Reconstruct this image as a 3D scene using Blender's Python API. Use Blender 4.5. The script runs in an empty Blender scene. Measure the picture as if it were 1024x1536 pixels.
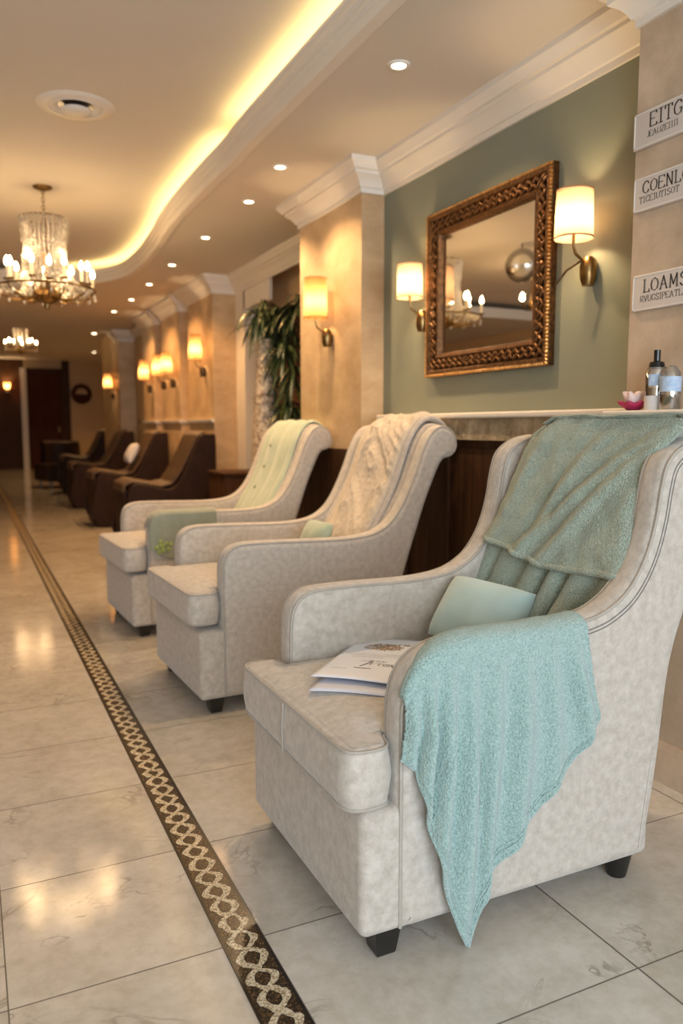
import bpy, bmesh, math, random
from mathutils import Vector, noise, Matrix
random.seed(7)
C = bpy.context.scene.collection
PI = math.pi
sc = bpy.context.scene
sc.view_settings.view_transform = 'Standard'
sc.view_settings.look = 'None'
sc.view_settings.gamma = 1
sc.view_settings.use_curve_mapping = False
sc.view_settings.exposure = -0.27

# ------------------------------------------------------------------ materials
def new_mat(name):
    m = bpy.data.materials.new(name); m.use_nodes = True
    nt = m.node_tree; nt.nodes.clear()
    out = nt.nodes.new('ShaderNodeOutputMaterial')
    return m, nt, out
def N(nt, t, **kw):
    n = nt.nodes.new(t)
    for k, v in kw.items():
        if k in n.inputs.keys(): n.inputs[k].default_value = v
        else: setattr(n, k, v)
    return n
def ramp(nt, stops):
    r = nt.nodes.new('ShaderNodeValToRGB')
    els = r.color_ramp.elements
    while len(els) < len(stops): els.new(0.5)
    for e, (p, c) in zip(els, stops):
        e.position = p; e.color = (*c, 1) if len(c) == 3 else c
    return r
def noise_mat(name, c1, c2, scale=8, rough=.6, bump=.1, bscale=60, metallic=0, detail=6, sheen=0, stretch=(1,1,1), bdist=.002, lo=.3, hi=.7, coat=0, spec=.5):
    m, nt, out = new_mat(name)
    b = N(nt, 'ShaderNodeBsdfPrincipled'); b.inputs['Roughness'].default_value = rough
    b.inputs['Metallic'].default_value = metallic
    b.inputs['Specular IOR Level'].default_value = spec
    if coat: b.inputs['Coat Weight'].default_value = coat; b.inputs['Coat Roughness'].default_value = .1
    if sheen:
        b.inputs['Sheen Weight'].default_value = sheen; b.inputs['Sheen Roughness'].default_value = .5
    tc = N(nt, 'ShaderNodeTexCoord'); mp = N(nt, 'ShaderNodeMapping'); mp.inputs['Scale'].default_value = stretch
    nt.links.new(tc.outputs['Object'], mp.inputs['Vector'])
    n1 = N(nt, 'ShaderNodeTexNoise', Scale=scale, Detail=detail, Roughness=.65)
    nt.links.new(mp.outputs[0], n1.inputs['Vector'])
    r = ramp(nt, [(lo, c1), (hi, c2)])
    nt.links.new(n1.outputs['Fac'], r.inputs[0]); nt.links.new(r.outputs[0], b.inputs['Base Color'])
    if bump:
        n2 = N(nt, 'ShaderNodeTexNoise', Scale=bscale, Detail=4)
        nt.links.new(mp.outputs[0], n2.inputs['Vector'])
        bp = N(nt, 'ShaderNodeBump', Strength=bump, Distance=bdist)
        nt.links.new(n2.outputs['Fac'], bp.inputs['Height']); nt.links.new(bp.outputs[0], b.inputs['Normal'])
    nt.links.new(b.outputs[0], out.inputs[0])
    return m
def emit_mat(name, col, s):
    m, nt, out = new_mat(name)
    e = N(nt, 'ShaderNodeEmission', Strength=s); e.inputs['Color'].default_value = (*col, 1)
    nt.links.new(e.outputs[0], out.inputs[0]); return m
def shade_mat(name, col, glow=0.0, tr=.6):
    m, nt, out = new_mat(name)
    d = N(nt, 'ShaderNodeBsdfDiffuse'); d.inputs['Color'].default_value = (*col, 1)
    t = N(nt, 'ShaderNodeBsdfTranslucent'); t.inputs['Color'].default_value = (*col, 1)
    tc = N(nt, 'ShaderNodeTexCoord'); mp = N(nt, 'ShaderNodeMapping'); mp.inputs['Scale'].default_value = (1, 1, .05)
    n1 = N(nt, 'ShaderNodeTexNoise', Scale=60); nt.links.new(tc.outputs['Object'], mp.inputs[0]); nt.links.new(mp.outputs[0], n1.inputs['Vector'])
    bp = N(nt, 'ShaderNodeBump', Strength=.2, Distance=.001); nt.links.new(n1.outputs['Fac'], bp.inputs['Height'])
    nt.links.new(bp.outputs[0], d.inputs['Normal'])
    mx = N(nt, 'ShaderNodeMixShader'); mx.inputs[0].default_value = tr
    nt.links.new(d.outputs[0], mx.inputs[1]); nt.links.new(t.outputs[0], mx.inputs[2])
    nt.links.new(mx.outputs[0], out.inputs[0]); return m
def glass_mat(name, col=(1,1,1), mixt=.75, rough=.05):
    m, nt, out = new_mat(name)
    g = N(nt, 'ShaderNodeBsdfGlossy', Roughness=rough); g.inputs['Color'].default_value = (1, 1, 1, 1)
    t = N(nt, 'ShaderNodeBsdfTransparent'); t.inputs['Color'].default_value = (*col, 1)
    lw = N(nt, 'ShaderNodeLayerWeight', Blend=.35)
    mt = N(nt, 'ShaderNodeMath', operation='MULTIPLY_ADD'); mt.inputs[1].default_value = mixt; mt.inputs[2].default_value = 1 - mixt
    nt.links.new(lw.outputs['Fresnel'], mt.inputs[0])
    mx = N(nt, 'ShaderNodeMixShader'); nt.links.new(mt.outputs[0], mx.inputs[0])
    nt.links.new(t.outputs[0], mx.inputs[1]); nt.links.new(g.outputs[0], mx.inputs[2])
    nt.links.new(mx.outputs[0], out.inputs[0]); return m
def mosaic_mat():
    m, nt, out = new_mat('mosaic_border')
    b = N(nt, 'ShaderNodeBsdfPrincipled', Roughness=.22)
    tc = N(nt, 'ShaderNodeTexCoord'); sp = N(nt, 'ShaderNodeSeparateXYZ'); nt.links.new(tc.outputs['Object'], sp.inputs[0])
    nz = N(nt, 'ShaderNodeTexNoise', Scale=26, Detail=3); nt.links.new(tc.outputs['Object'], nz.inputs['Vector'])
    nf = N(nt, 'ShaderNodeTexNoise', Scale=260, Detail=3); nt.links.new(tc.outputs['Object'], nf.inputs['Vector'])
    def M(op, a, bb, c=None):
        n = nt.nodes.new('ShaderNodeMath'); n.operation = op
        for i, v in enumerate((a, bb, c)):
            if v is None: continue
            if isinstance(v, (int, float)): n.inputs[i].default_value = v
            else: nt.links.new(v, n.inputs[i])
        return n.outputs[0]
    u0 = M('DIVIDE', sp.outputs['X'], .0475)
    u = M('ADD', u0, M('MULTIPLY', M('SUBTRACT', nz.outputs['Fac'], .5), .35))
    ph = M('ADD', M('MULTIPLY', sp.outputs['Y'], 2*PI/.135), M('MULTIPLY', M('SUBTRACT', nz.outputs['Fac'], .5), 1.6))
    s = M('MULTIPLY', M('SINE', ph, 0), .56)
    d1 = M('ABSOLUTE', M('SUBTRACT', u, s), 0); d2 = M('ABSOLUTE', M('ADD', u, s), 0)
    d = M('MINIMUM', d1, d2)
    band = M('LESS_THAN', d, .2)
    rim = M('LESS_THAN', d, .26)
    edge = M('GREATER_THAN', M('ABSOLUTE', u0, 0), .86)
    cin = ramp(nt, [(.42, (.28, .2, .11)), (.5, (.62, .52, .36)), (.62, (.75, .66, .5))]); nt.links.new(nf.outputs['Fac'], cin.inputs[0])
    cbg = ramp(nt, [(.4, (.012, .007, .004)), (.56, (.06, .032, .014)), (.72, (.24, .14, .05))]); nt.links.new(nf.outputs['Fac'], cbg.inputs[0])
    m1 = N(nt, 'ShaderNodeMixRGB'); nt.links.new(rim, m1.inputs[0]); nt.links.new(cbg.outputs[0], m1.inputs[1]); m1.inputs[2].default_value = (.02, .012, .008, 1)
    m2 = N(nt, 'ShaderNodeMixRGB'); nt.links.new(band, m2.inputs[0]); nt.links.new(m1.outputs[0], m2.inputs[1]); nt.links.new(cin.outputs[0], m2.inputs[2])
    m3 = N(nt, 'ShaderNodeMixRGB'); nt.links.new(edge, m3.inputs[0]); nt.links.new(m2.outputs[0], m3.inputs[1]); m3.inputs[2].default_value = (.012, .009, .008, 1)
    nt.links.new(m3.outputs[0], b.inputs['Base Color'])
    bp = N(nt, 'ShaderNodeBump', Strength=.5, Distance=.002); nt.links.new(band, bp.inputs['Height']); nt.links.new(bp.outputs[0], b.inputs['Normal'])
    nt.links.new(b.outputs[0], out.inputs[0]); return m
def floor_mat():
    m, nt, out = new_mat('marble_tiles')
    b = N(nt, 'ShaderNodeBsdfPrincipled'); b.inputs['Specular IOR Level'].default_value = .6
    tc = N(nt, 'ShaderNodeTexCoord'); sp = N(nt, 'ShaderNodeSeparateXYZ'); nt.links.new(tc.outputs['Object'], sp.inputs[0])
    def M(op, a, bb=0, c=None):
        n = nt.nodes.new('ShaderNodeMath'); n.operation = op
        for i, v in enumerate((a, bb, c)):
            if v is None: continue
            if isinstance(v, (int, float)): n.inputs[i].default_value = v
            else: nt.links.new(v, n.inputs[i])
        return n.outputs[0]
    X, Y = sp.outputs['X'], sp.outputs['Y']
    right = M('GREATER_THAN', X, .507)
    xl = M('DIVIDE', M('SUBTRACT', X, .021), .439); xr = M('DIVIDE', M('SUBTRACT', X, .555), .686)
    xx = M('ADD', M('MULTIPLY', xr, right), M('MULTIPLY', xl, M('SUBTRACT', 1, right)))
    yy = M('DIVIDE', M('SUBTRACT', Y, 1.58), .445)
    def line(t, w):
        f = M('FRACT', t); d = M('MINIMUM', f, M('SUBTRACT', 1, f)); return M('LESS_THAN', d, w)
    g = M('MAXIMUM', line(xx, .0032), line(yy, .0038))
    cell = N(nt, 'ShaderNodeCombineXYZ'); nt.links.new(M('FLOOR', xx), cell.inputs[0]); nt.links.new(M('FLOOR', yy), cell.inputs[1]); nt.links.new(M('MULTIPLY', right, 7.3), cell.inputs[2])
    wn = N(nt, 'ShaderNodeTexWhiteNoise'); nt.links.new(cell.outputs[0], wn.inputs['Vector'])
    off = N(nt, 'ShaderNodeVectorMath', operation='MULTIPLY_ADD'); nt.links.new(wn.outputs['Color'], off.inputs[0]); off.inputs[1].default_value = (9, 9, 9); nt.links.new(tc.outputs['Object'], off.inputs[2])
    n1 = N(nt, 'ShaderNodeTexNoise', Scale=3.2, Detail=8, Roughness=.62); nt.links.new(off.outputs[0], n1.inputs['Vector'])
    n2 = N(nt, 'ShaderNodeTexNoise', Scale=22, Detail=6, Roughness=.7); nt.links.new(off.outputs[0], n2.inputs['Vector'])
    base = ramp(nt, [(.3, (.49, .445, .385)), (.5, (.58, .535, .47)), (.7, (.65, .605, .545))]); nt.links.new(n1.outputs['Fac'], base.inputs[0])
    mot = ramp(nt, [(.35, (.86, .84, .8)), (.6, (1, 1, 1))]); nt.links.new(n2.outputs['Fac'], mot.inputs[0])
    mm = N(nt, 'ShaderNodeMixRGB', blend_type='MULTIPLY'); mm.inputs[0].default_value = 1; nt.links.new(base.outputs[0], mm.inputs[1]); nt.links.new(mot.outputs[0], mm.inputs[2])
    # thin veins
    dn = N(nt, 'ShaderNodeTexNoise', Scale=2.3, Detail=5, Roughness=.6, Distortion=1.3); nt.links.new(off.outputs[0], dn.inputs['Vector'])
    ve = ramp(nt, [(.484, (0,0,0)), (.497, (1,1,1)), (.503, (1,1,1)), (.512, (0,0,0))]); nt.links.new(dn.outputs['Fac'], ve.inputs[0])
    gate = N(nt, 'ShaderNodeTexNoise', Scale=3.4, Detail=2); nt.links.new(off.outputs[0], gate.inputs['Vector'])
    gr = ramp(nt, [(.5, (0,0,0)), (.66, (.75,.75,.75))]); nt.links.new(gate.outputs['Fac'], gr.inputs[0])
    vf = M('MULTIPLY', ve.outputs[0], gr.outputs[0])
    mv = N(nt, 'ShaderNodeMixRGB'); nt.links.new(vf, mv.inputs[0]); nt.links.new(mm.outputs[0], mv.inputs[1]); mv.inputs[2].default_value = (.27, .22, .17, 1)
    mg = N(nt, 'ShaderNodeMixRGB'); nt.links.new(g, mg.inputs[0]); nt.links.new(mv.outputs[0], mg.inputs[1]); mg.inputs[2].default_value = (.12, .095, .075, 1)
    nt.links.new(mg.outputs[0], b.inputs['Base Color'])
    rr = M('MULTIPLY_ADD', n2.outputs['Fac'], .07, .035); rr2 = M('MAXIMUM', rr, M('MULTIPLY', g, .7)); nt.links.new(rr2, b.inputs['Roughness'])
    h = M('SUBTRACT', M('MULTIPLY', N_fine(nt, tc), .35), g)
    bp = N(nt, 'ShaderNodeBump', Strength=.25, Distance=.0012); nt.links.new(h, bp.inputs['Height']); nt.links.new(bp.outputs[0], b.inputs['Normal'])
    nt.links.new(b.outputs[0], out.inputs[0]); return m
def N_fine(nt, tc):
    n = N(nt, 'ShaderNodeTexNoise', Scale=260, Detail=2); nt.links.new(tc.outputs['Object'], n.inputs['Vector']); return n.outputs['Fac']

M_floor = floor_mat(); M_mosaic = mosaic_mat()
M_fabric = noise_mat('chair_velour', (.40, .345, .285), (.57, .51, .44), 42, .85, .7, 260, sheen=.35, detail=10, lo=.32, hi=.68, bdist=.0012)
M_piping = noise_mat('piping_velour', (.35, .305, .25), (.43, .38, .32), 20, .8, .2, 300, sheen=.3)
M_stitch = noise_mat('dark_stitch', (.14, .125, .11), (.22, .2, .18), 40, .8, .1)
M_aqua = noise_mat('aqua_terry', (.21, .345, .315), (.43, .575, .525), 210, .95, 1.0, 240, sheen=.5, bdist=.008, detail=5, lo=.35, hi=.65)
M_olive = noise_mat('sage_terry', (.25, .31, .235), (.47, .53, .425), 210, .95, 1.0, 240, sheen=.4, bdist=.008, detail=5, lo=.35, hi=.65)
M_pillow = noise_mat('aqua_velvet', (.37, .50, .475), (.44, .57, .54), 10, .85, .2, 400, sheen=.5)
M_cream = noise_mat('cream_throw', (.54, .43, .31), (.66, .55, .41), 40, .9, .8, 260, sheen=.4, bdist=.003)
M_mint = noise_mat('pale_green_throw', (.38, .44, .30), (.48, .53, .38), 14, .9, .4, 300, sheen=.4)
M_mintseam = noise_mat('throw_seam', (.22, .22, .13), (.28, .27, .17), 30, .9, .1)
M_greygreen = noise_mat('grey_green_cloth', (.23, .245, .18), (.30, .31, .23), 18, .9, .4, 300, sheen=.3)
M_lime = noise_mat('lime_motif', (.25, .3, .07), (.4, .43, .15), 40, .9, .2)
M_black = noise_mat('black_wood', (.008, .007, .006), (.018, .015, .013), 12, .35, .05)
M_wall = noise_mat('sage_paint', (.225, .235, .178), (.245, .255, .192), 3, .7, .06, 300)
M_trav = noise_mat('travertine', (.44, .29, .15), (.62, .45, .27), 5, .45, .15, 40, detail=9, stretch=(1, 1, 1.8))
M_trav2 = noise_mat('travertine_sign_pillar', (.42, .31, .21), (.64, .50, .37), 6, .45, .15, 40, detail=10)
M_beige = noise_mat('beige_paint', (.55, .40, .24), (.58, .43, .27), 3, .75, .05, 200)
M_ceil = noise_mat('ceiling_paint', (.66, .60, .52), (.68, .62, .54), 2, .85, .03, 200)
M_crown = noise_mat('white_plaster', (.76, .70, .62), (.79, .73, .65), 4, .6, .03, 200)
M_rock = noise_mat('rough_stone_frieze', (.22, .16, .09), (.48, .38, .25), 14, .7, .9, 22, bdist=.02)
M_wood = noise_mat('dark_walnut', (.035, .014, .006), (.08, .034, .014), 6, .55, .1, 30, spec=.15, stretch=(6, 6, .5))
M_browndoor = noise_mat('maroon_wood', (.05, .014, .007), (.075, .022, .011), 4, .75, .1, spec=.15, stretch=(5, 5, .5))
M_brass = noise_mat('aged_brass', (.16, .09, .03), (.32, .2, .08), 30, .32, .1, metallic=1)
M_gold = noise_mat('antique_gold', (.04, .016, .006), (.19, .09, .03), 45, .36, .8, 70, metallic=.75, bdist=.006)
M_gold_glint = noise_mat('gilding_glints', (.22, .09, .02), (.75, .42, .14), 60, .3, .4, 90, metallic=.85, bdist=.003)  # brighter gold for the beaded rim; its glints are put into the colour
M_bronze = noise_mat('dark_bronze', (.05, .03, .015), (.12, .075, .035), 30, .35, .1, metallic=.8)
M_white = noise_mat('sign_white', (.62, .55, .50), (.66, .59, .54), 3, .5, .02)
M_ink = noise_mat('ink', (.035, .028, .022), (.06, .05, .04), 20, .6, 0)
M_paper = noise_mat('paper', (.78, .79, .86), (.82, .83, .89), 3, .5, 0)
M_paper2 = noise_mat('paper_blueish', (.62, .63, .72), (.68, .69, .76), 3, .5, 0)
M_food = noise_mat('brown_print', (.10, .045, .02), (.62, .42, .26), 260, .5, 0, detail=2)
M_leaf = noise_mat('dark_leaf', (.015, .028, .010), (.05, .075, .025), 10, .4, .1)
M_leaf2 = noise_mat('yellow_green_leaf', (.16, .2, .03), (.3, .32, .07), 10, .45, .1)
M_vase = noise_mat('mottled_vase', (.26, .18, .12), (.58, .48, .36), 38, .5, .4, 40, lo=.44, hi=.54, detail=3)
M_recl = noise_mat('brown_leather', (.018, .007, .003), (.032, .013, .006), 10, .6, .15, 80, spec=.2)
M_recl2 = noise_mat('ribbed_brown_upholstery', (.05, .026, .011), (.09, .048, .02), 10, .6, .2, 80)
M_linen = noise_mat('white_linen', (.6, .58, .6), (.68, .66, .68), 10, .9, .2)
M_pink = noise_mat('pink_petal', (.75, .55, .5), (.82, .64, .58), 10, .5, .05)
M_magenta = noise_mat('magenta_petal', (.35, .015, .07), (.5, .03, .12), 10, .4, .05)
M_blackpl = noise_mat('black_plastic', (.006, .006, .006), (.012, .012, .012), 10, .2, .02)
M_labelblue = noise_mat('pale_blue_label', (.3, .42, .6), (.55, .65, .78), 60, .5, 0)
M_labelwhite = noise_mat('white_label', (.62, .6, .6), (.7, .68, .68), 60, .5, 0)
M_dark = noise_mat('dark_liquid', (.03, .02, .018), (.06, .05, .045), 20, .3, 0)
M_shade = shade_mat('lamp_shade_fabric', (.36, .25, .165), tr=.5)
M_shade2 = shade_mat('amber_glass_shade', (.34, .185, .07), tr=.6)
M_bulb = emit_mat('bulb_glow', (1.0, .66, .32), 175)
M_sbulb = emit_mat('sconce_bulb_glow', (1.0, .70, .38), 400)
M_bulbfar = emit_mat('far_bulb_glow', (1.0, .72, .36), 30)
M_led = emit_mat('led_strip_glow', (1.0, .70, .28), 17)
M_down = emit_mat('downlight_glow', (1.0, .80, .52), 22)
M_crystal = glass_mat('crystal', (.97, .93, .86), .45, .35)
M_glass = glass_mat('clear_glass', (.93, .95, .95), .6, .03)
m_, nt_, out_ = new_mat('mirror_glass'); g_ = N(nt_, 'ShaderNodeBsdfGlossy', Roughness=.01); g_.inputs['Color'].default_value = (.86, .84, .78, 1); nt_.links.new(g_.outputs[0], out_.inputs[0]); M_mirror = m_
M_candle = noise_mat('candle_ivory', (.7, .6, .42), (.75, .65, .47), 5, .5, 0)

# ------------------------------------------------------------------ mesh helpers
class MB:
    def __init__(s): s.v = []; s.f = []
    def add(s, v, f):
        o = len(s.v); s.v += [tuple(p) for p in v]; s.f += [[i+o for i in q] for q in f]; return s
    def xf(s, M):
        s.v = [tuple(M @ Vector(p)) for p in s.v]; return s
    def box(s, x0, x1, y0, y1, z0, z1):
        return s.add([(x0,y0,z0),(x1,y0,z0),(x1,y1,z0),(x0,y1,z0),(x0,y0,z1),(x1,y0,z1),(x1,y1,z1),(x0,y1,z1)],
            [(0,3,2,1),(4,5,6,7),(0,1,5,4),(1,2,6,5),(2,3,7,6),(3,0,4,7)])
    def rbox(s, x0, x1, y0, y1, z0, z1, r, n=8, puff=(0,0,0), k=3):
        d = [(x1-x0)/2, (y1-y0)/2, (z1-z0)/2]; c = [(x0+x1)/2, (y0+y1)/2, (z0+z1)/2]
        r = min(r, min(d)*.999)
        def samples(h):
            a = [-h + r*(1-math.tan((1-i/k)*PI/4)) for i in range(k)]
            mid = [-(h-r) + 2*(h-r)*i/n for i in range(n+1)]
            return a + mid + [-q for q in reversed(a)]
        S = [samples(q) for q in d]
        def P(q):
            cl = [max(-(d[i]-r), min(d[i]-r, q[i])) for i in range(3)]
            v = Vector([q[i]-cl[i] for i in range(3)])
            L = v.length
            if L > 1e-9: v = v/L*r
            p = [cl[i]+v[i] for i in range(3)]
            w = [max(0, 1-(p[i]/d[i])**2) for i in range(3)]
            p = [p[0]+puff[0]*w[1]*w[2]*(1 if p[0] > 0 else -1)*min(1, abs(p[0])/d[0]),
                 p[1]+puff[1]*w[0]*w[2]*(1 if p[1] > 0 else -1)*min(1, abs(p[1])/d[1]),
                 p[2]+puff[2]*w[0]*w[1]*(1 if p[2] > 0 else -1)*min(1, abs(p[2])/d[2])]
            return tuple(p[i]+c[i] for i in range(3))
        idx = {}; V = []; F = []
        def vid(q):
            key = tuple(round(t, 6) for t in q)
            if key not in idx: idx[key] = len(V); V.append(P(q))
            return idx[key]
        for ax in range(3):
            a, b = (ax+1) % 3, (ax+2) % 3
            for sg in (-1, 1):
                for i in range(len(S[a])-1):
                    for j in range(len(S[b])-1):
                        quad = []
                        for (ii, jj) in ((i,j),(i+1,j),(i+1,j+1),(i,j+1)):
                            q = [0,0,0]; q[ax] = sg*d[ax]; q[a] = S[a][ii]; q[b] = S[b][jj]
                            quad.append(vid(q))
                        if sg < 0: quad.reverse()
                        F.append(quad)
        return s.add(V, F)
    def tube(s, pts, r, seg=8, closed=False, cap=True):
        pts = [Vector(p) for p in pts]; n = len(pts)
        rs = r if isinstance(r, (list, tuple)) else [r]*n
        V = []; F = []; up = None
        for i, p in enumerate(pts):
            if closed: t = pts[(i+1) % n]-pts[i-1]
            else: t = pts[min(i+1, n-1)]-pts[max(i-1, 0)]
            if t.length < 1e-9: t = Vector((0,0,1))
            t.normalize()
            if up is None:
                up = Vector((0,0,1)) if abs(t.z) < .9 else Vector((1,0,0))
            a = t.cross(up)
            if a.length < 1e-6: a = t.cross(Vector((0,1,0)))
            a.normalize(); b = a.cross(t).normalized(); up = b
            for k in range(seg):
                th = 2*PI*k/seg; V.append(p + rs[i]*(math.cos(th)*a+math.sin(th)*b))
        m = n if closed else n-1
        for i in range(m):
            j = (i+1) % n
            for k in range(seg):
                F.append((i*seg+k, i*seg+(k+1) % seg, j*seg+(k+1) % seg, j*seg+k))
        if cap and not closed:
            F.append(tuple(range(seg))); F.append(tuple((n-1)*seg+k for k in reversed(range(seg))))
        return s.add(V, F)
    def lathe(s, prof, c=(0,0,0), seg=24, a0=0, a1=2*PI):
        V = []; F = []; full = abs(a1-a0-2*PI) < 1e-6; ns = seg if full else seg+1
        for (r, z) in prof:
            for k in range(ns):
                th = a0+(a1-a0)*k/seg; V.append((c[0]+r*math.cos(th), c[1]+r*math.sin(th), c[2]+z))
        for i in range(len(prof)-1):
            for k in range(seg):
                k2 = (k+1) % ns
                F.append((i*ns+k, i*ns+k2, (i+1)*ns+k2, (i+1)*ns+k))
        return s.add(V, F)
    def grid(s, nu, nv, fn):
        V = [fn(i/nu, j/nv) for j in range(nv+1) for i in range(nu+1)]
        F = [(j*(nu+1)+i, j*(nu+1)+i+1, (j+1)*(nu+1)+i+1, (j+1)*(nu+1)+i) for j in range(nv) for i in range(nu)]
        return s.add(V, F)
    def ball(s, c, r, seg=8, rings=6, sc=(1,1,1)):
        V = []; F = []
        for i in range(rings+1):
            ph = PI*i/rings
            for k in range(seg):
                th = 2*PI*k/seg
                V.append((c[0]+r*sc[0]*math.sin(ph)*math.cos(th), c[1]+r*sc[1]*math.sin(ph)*math.sin(th), c[2]+r*sc[2]*math.cos(ph)))
        for i in range(rings):
            for k in range(seg):
                F.append((i*seg+k, (i+1)*seg+k, (i+1)*seg+(k+1) % seg, i*seg+(k+1) % seg))
        return s.add(V, F)
    def build(s, name, mat, parent=None, smooth=True, auto=35, loc=(0,0,0), rotz=0, weld=False):
        me = bpy.data.meshes.new(name); me.from_pydata(s.v, [], s.f); me.update()
        bm = bmesh.new(); bm.from_mesh(me)
        bmesh.ops.remove_doubles(bm, verts=bm.verts, dist=1e-5)
        bmesh.ops.dissolve_degenerate(bm, dist=1e-6, edges=bm.edges)
        bmesh.ops.recalc_face_normals(bm, faces=bm.faces)
        if smooth:
            for f in bm.faces: f.smooth = True
            lim = math.radians(auto)
            for e in bm.edges:
                if len(e.link_faces) == 2 and e.calc_face_angle(0) > lim: e.smooth = False
        bm.to_mesh(me); bm.free()
        me.materials.append(mat)
        o = bpy.data.objects.new(name, me); C.objects.link(o)
        if parent: o.parent = parent
        o.location = loc; o.rotation_euler = (0,0,rotz)
        return o
def tag(o, label=None, cat=None, group=None, kind=None):
    if label: o['label'] = label
    if cat: o['category'] = cat
    if group: o['group'] = group
    if kind: o['kind'] = kind
    return o
def thing(name, label, cat, loc=(0,0,0), rotz=0, group=None):
    o = bpy.data.objects.new(name, None); o.empty_display_size = .1; C.objects.link(o)
    o.location = loc; o.rotation_euler = (0,0,rotz)
    return tag(o, label, cat, group)
def struct(o): o['kind'] = 'structure'; return o
def copy_tree(o, parent=None):
    kids = list(o.children)
    c = o.copy(); C.objects.link(c); c.parent = parent
    for ch in kids: copy_tree(ch, c)
    return c
def catmull(P, n=6, closed=False):
    out = []; m = len(P)
    rng = range(m) if closed else range(m-1)
    for i in rng:
        p0 = P[(i-1) % m] if (closed or i > 0) else P[0]
        p1 = P[i]; p2 = P[(i+1) % m]; p3 = P[(i+2) % m] if (closed or i+2 < m) else P[-1]
        for k in range(n):
            t = k/n
            out.append(tuple(.5*((2*p1[a])+(-p0[a]+p2[a])*t+(2*p0[a]-5*p1[a]+4*p2[a]-p3[a])*t*t+(-p0[a]+3*p1[a]-3*p2[a]+p3[a])*t**3) for a in range(len(p1))))
    if not closed: out.append(tuple(P[-1]))
    return out
def inset2(P, d):
    # inset a closed 2D outline by d (towards the inside); orientation independent
    A = sum(P[i][0]*P[(i+1) % len(P)][1]-P[(i+1) % len(P)][0]*P[i][1] for i in range(len(P)))
    sg = 1 if A > 0 else -1
    out = []; n = len(P)
    for i in range(n):
        a = Vector(P[i-1]); b = Vector(P[i]); c = Vector(P[(i+1) % n])
        e1 = (b-a); e2 = (c-b)
        e1 = e1.normalized() if e1.length > 1e-9 else e2.normalized()
        e2 = e2.normalized() if e2.length > 1e-9 else e1
        n1 = Vector((-e1.y, e1.x))*sg; n2 = Vector((-e2.y, e2.x))*sg
        m = (n1+n2); m = m.normalized() if m.length > 1e-6 else n1
        k = max(.5, m.dot(n1)); q = b+m*(d/k); out.append((q.x, q.y))
    if d > .006:
        ok = [min((q[0]-p[0])**2+(q[1]-p[1])**2 for p in P) >= (d*.93)**2 for q in out]
        if any(ok):
            for i in range(n):
                if not ok[i]:
                    for k in range(1, n):
                        if ok[(i+k) % n] or ok[i-k]:
                            j = (i+k) % n if ok[(i+k) % n] else i-k
                            out[i] = out[j]; break
    return out
def resample(P, ds=.014, sm=1):
    out = []
    for i in range(len(P)):
        a, b = P[i], P[(i+1) % len(P)]
        L = math.hypot(b[0]-a[0], b[1]-a[1]); n = max(1, round(L/ds))
        for k in range(n): out.append((a[0]+(b[0]-a[0])*k/n, a[1]+(b[1]-a[1])*k/n))
    for _ in range(sm): out = [((out[i-1][0]+2*out[i][0]+out[(i+1) % len(out)][0])/4, (out[i-1][1]+2*out[i][1]+out[(i+1) % len(out)][1])/4) for i in range(len(out))]
    return out
def slab_y(mb, P, y0, y1, r, bulge=0.0):
    # closed xz outline extruded along y with rounded rims
    rings = []
    for t in range(5):
        a = t/4*PI/2
        rings.append((r*(1-math.sin(a)), y0+r*(1-math.cos(a))))
    rings = [(r*1.12, y0)] + rings
    ys = rings + [(d, y1-(y-y0)) for d, y in reversed(rings)]
    n = len(P); V = []; F = []
    for d, y in ys:
        Q = inset2(P, d) if d > 1e-6 else P
        V += [(q[0], y, q[1]) for q in Q]
    m = len(ys)
    for k in range(m-1):
        for i in range(n):
            j = (i+1) % n; F.append((k*n+i, k*n+j, (k+1)*n+j, (k+1)*n+i))
    F.append(tuple(reversed(range(n)))); F.append(tuple((m-1)*n+i for i in range(n)))
    return mb.add(V, F)
def interp(tab, x):
    if x <= tab[0][0]: return tab[0][1:]
    for a, b in zip(tab, tab[1:]):
        if x <= b[0]:
            t = (x-a[0])/(b[0]-a[0]+1e-12); return tuple(p+(q-p)*t for p, q in zip(a[1:], b[1:]))
    return tab[-1][1:]

# ------------------------------------------------------------------ camera
cam = bpy.data.cameras.new('camera'); co = bpy.data.objects.new('camera', cam); C.objects.link(co)
co.location = (0, 0, 1.15); co.rotation_euler = (math.radians(90-6.217), 0, math.radians(-25.43))
cam.sensor_fit = 'VERTICAL'; cam.sensor_height = 36; cam.sensor_width = 24; cam.lens = 1175/1536*36
cam.dof.use_dof = True; cam.dof.focus_distance = 1.95; cam.dof.aperture_fstop = 2.5
cam.clip_start = .05
sc.camera = co

# ------------------------------------------------------------------ room
ZS, ZT, ZB = 2.57, 2.75, 2.95
struct(MB().box(-3.3, 4.2, -3.3, 23.2, -.1, 0).build('floor', M_floor, smooth=False))
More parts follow.
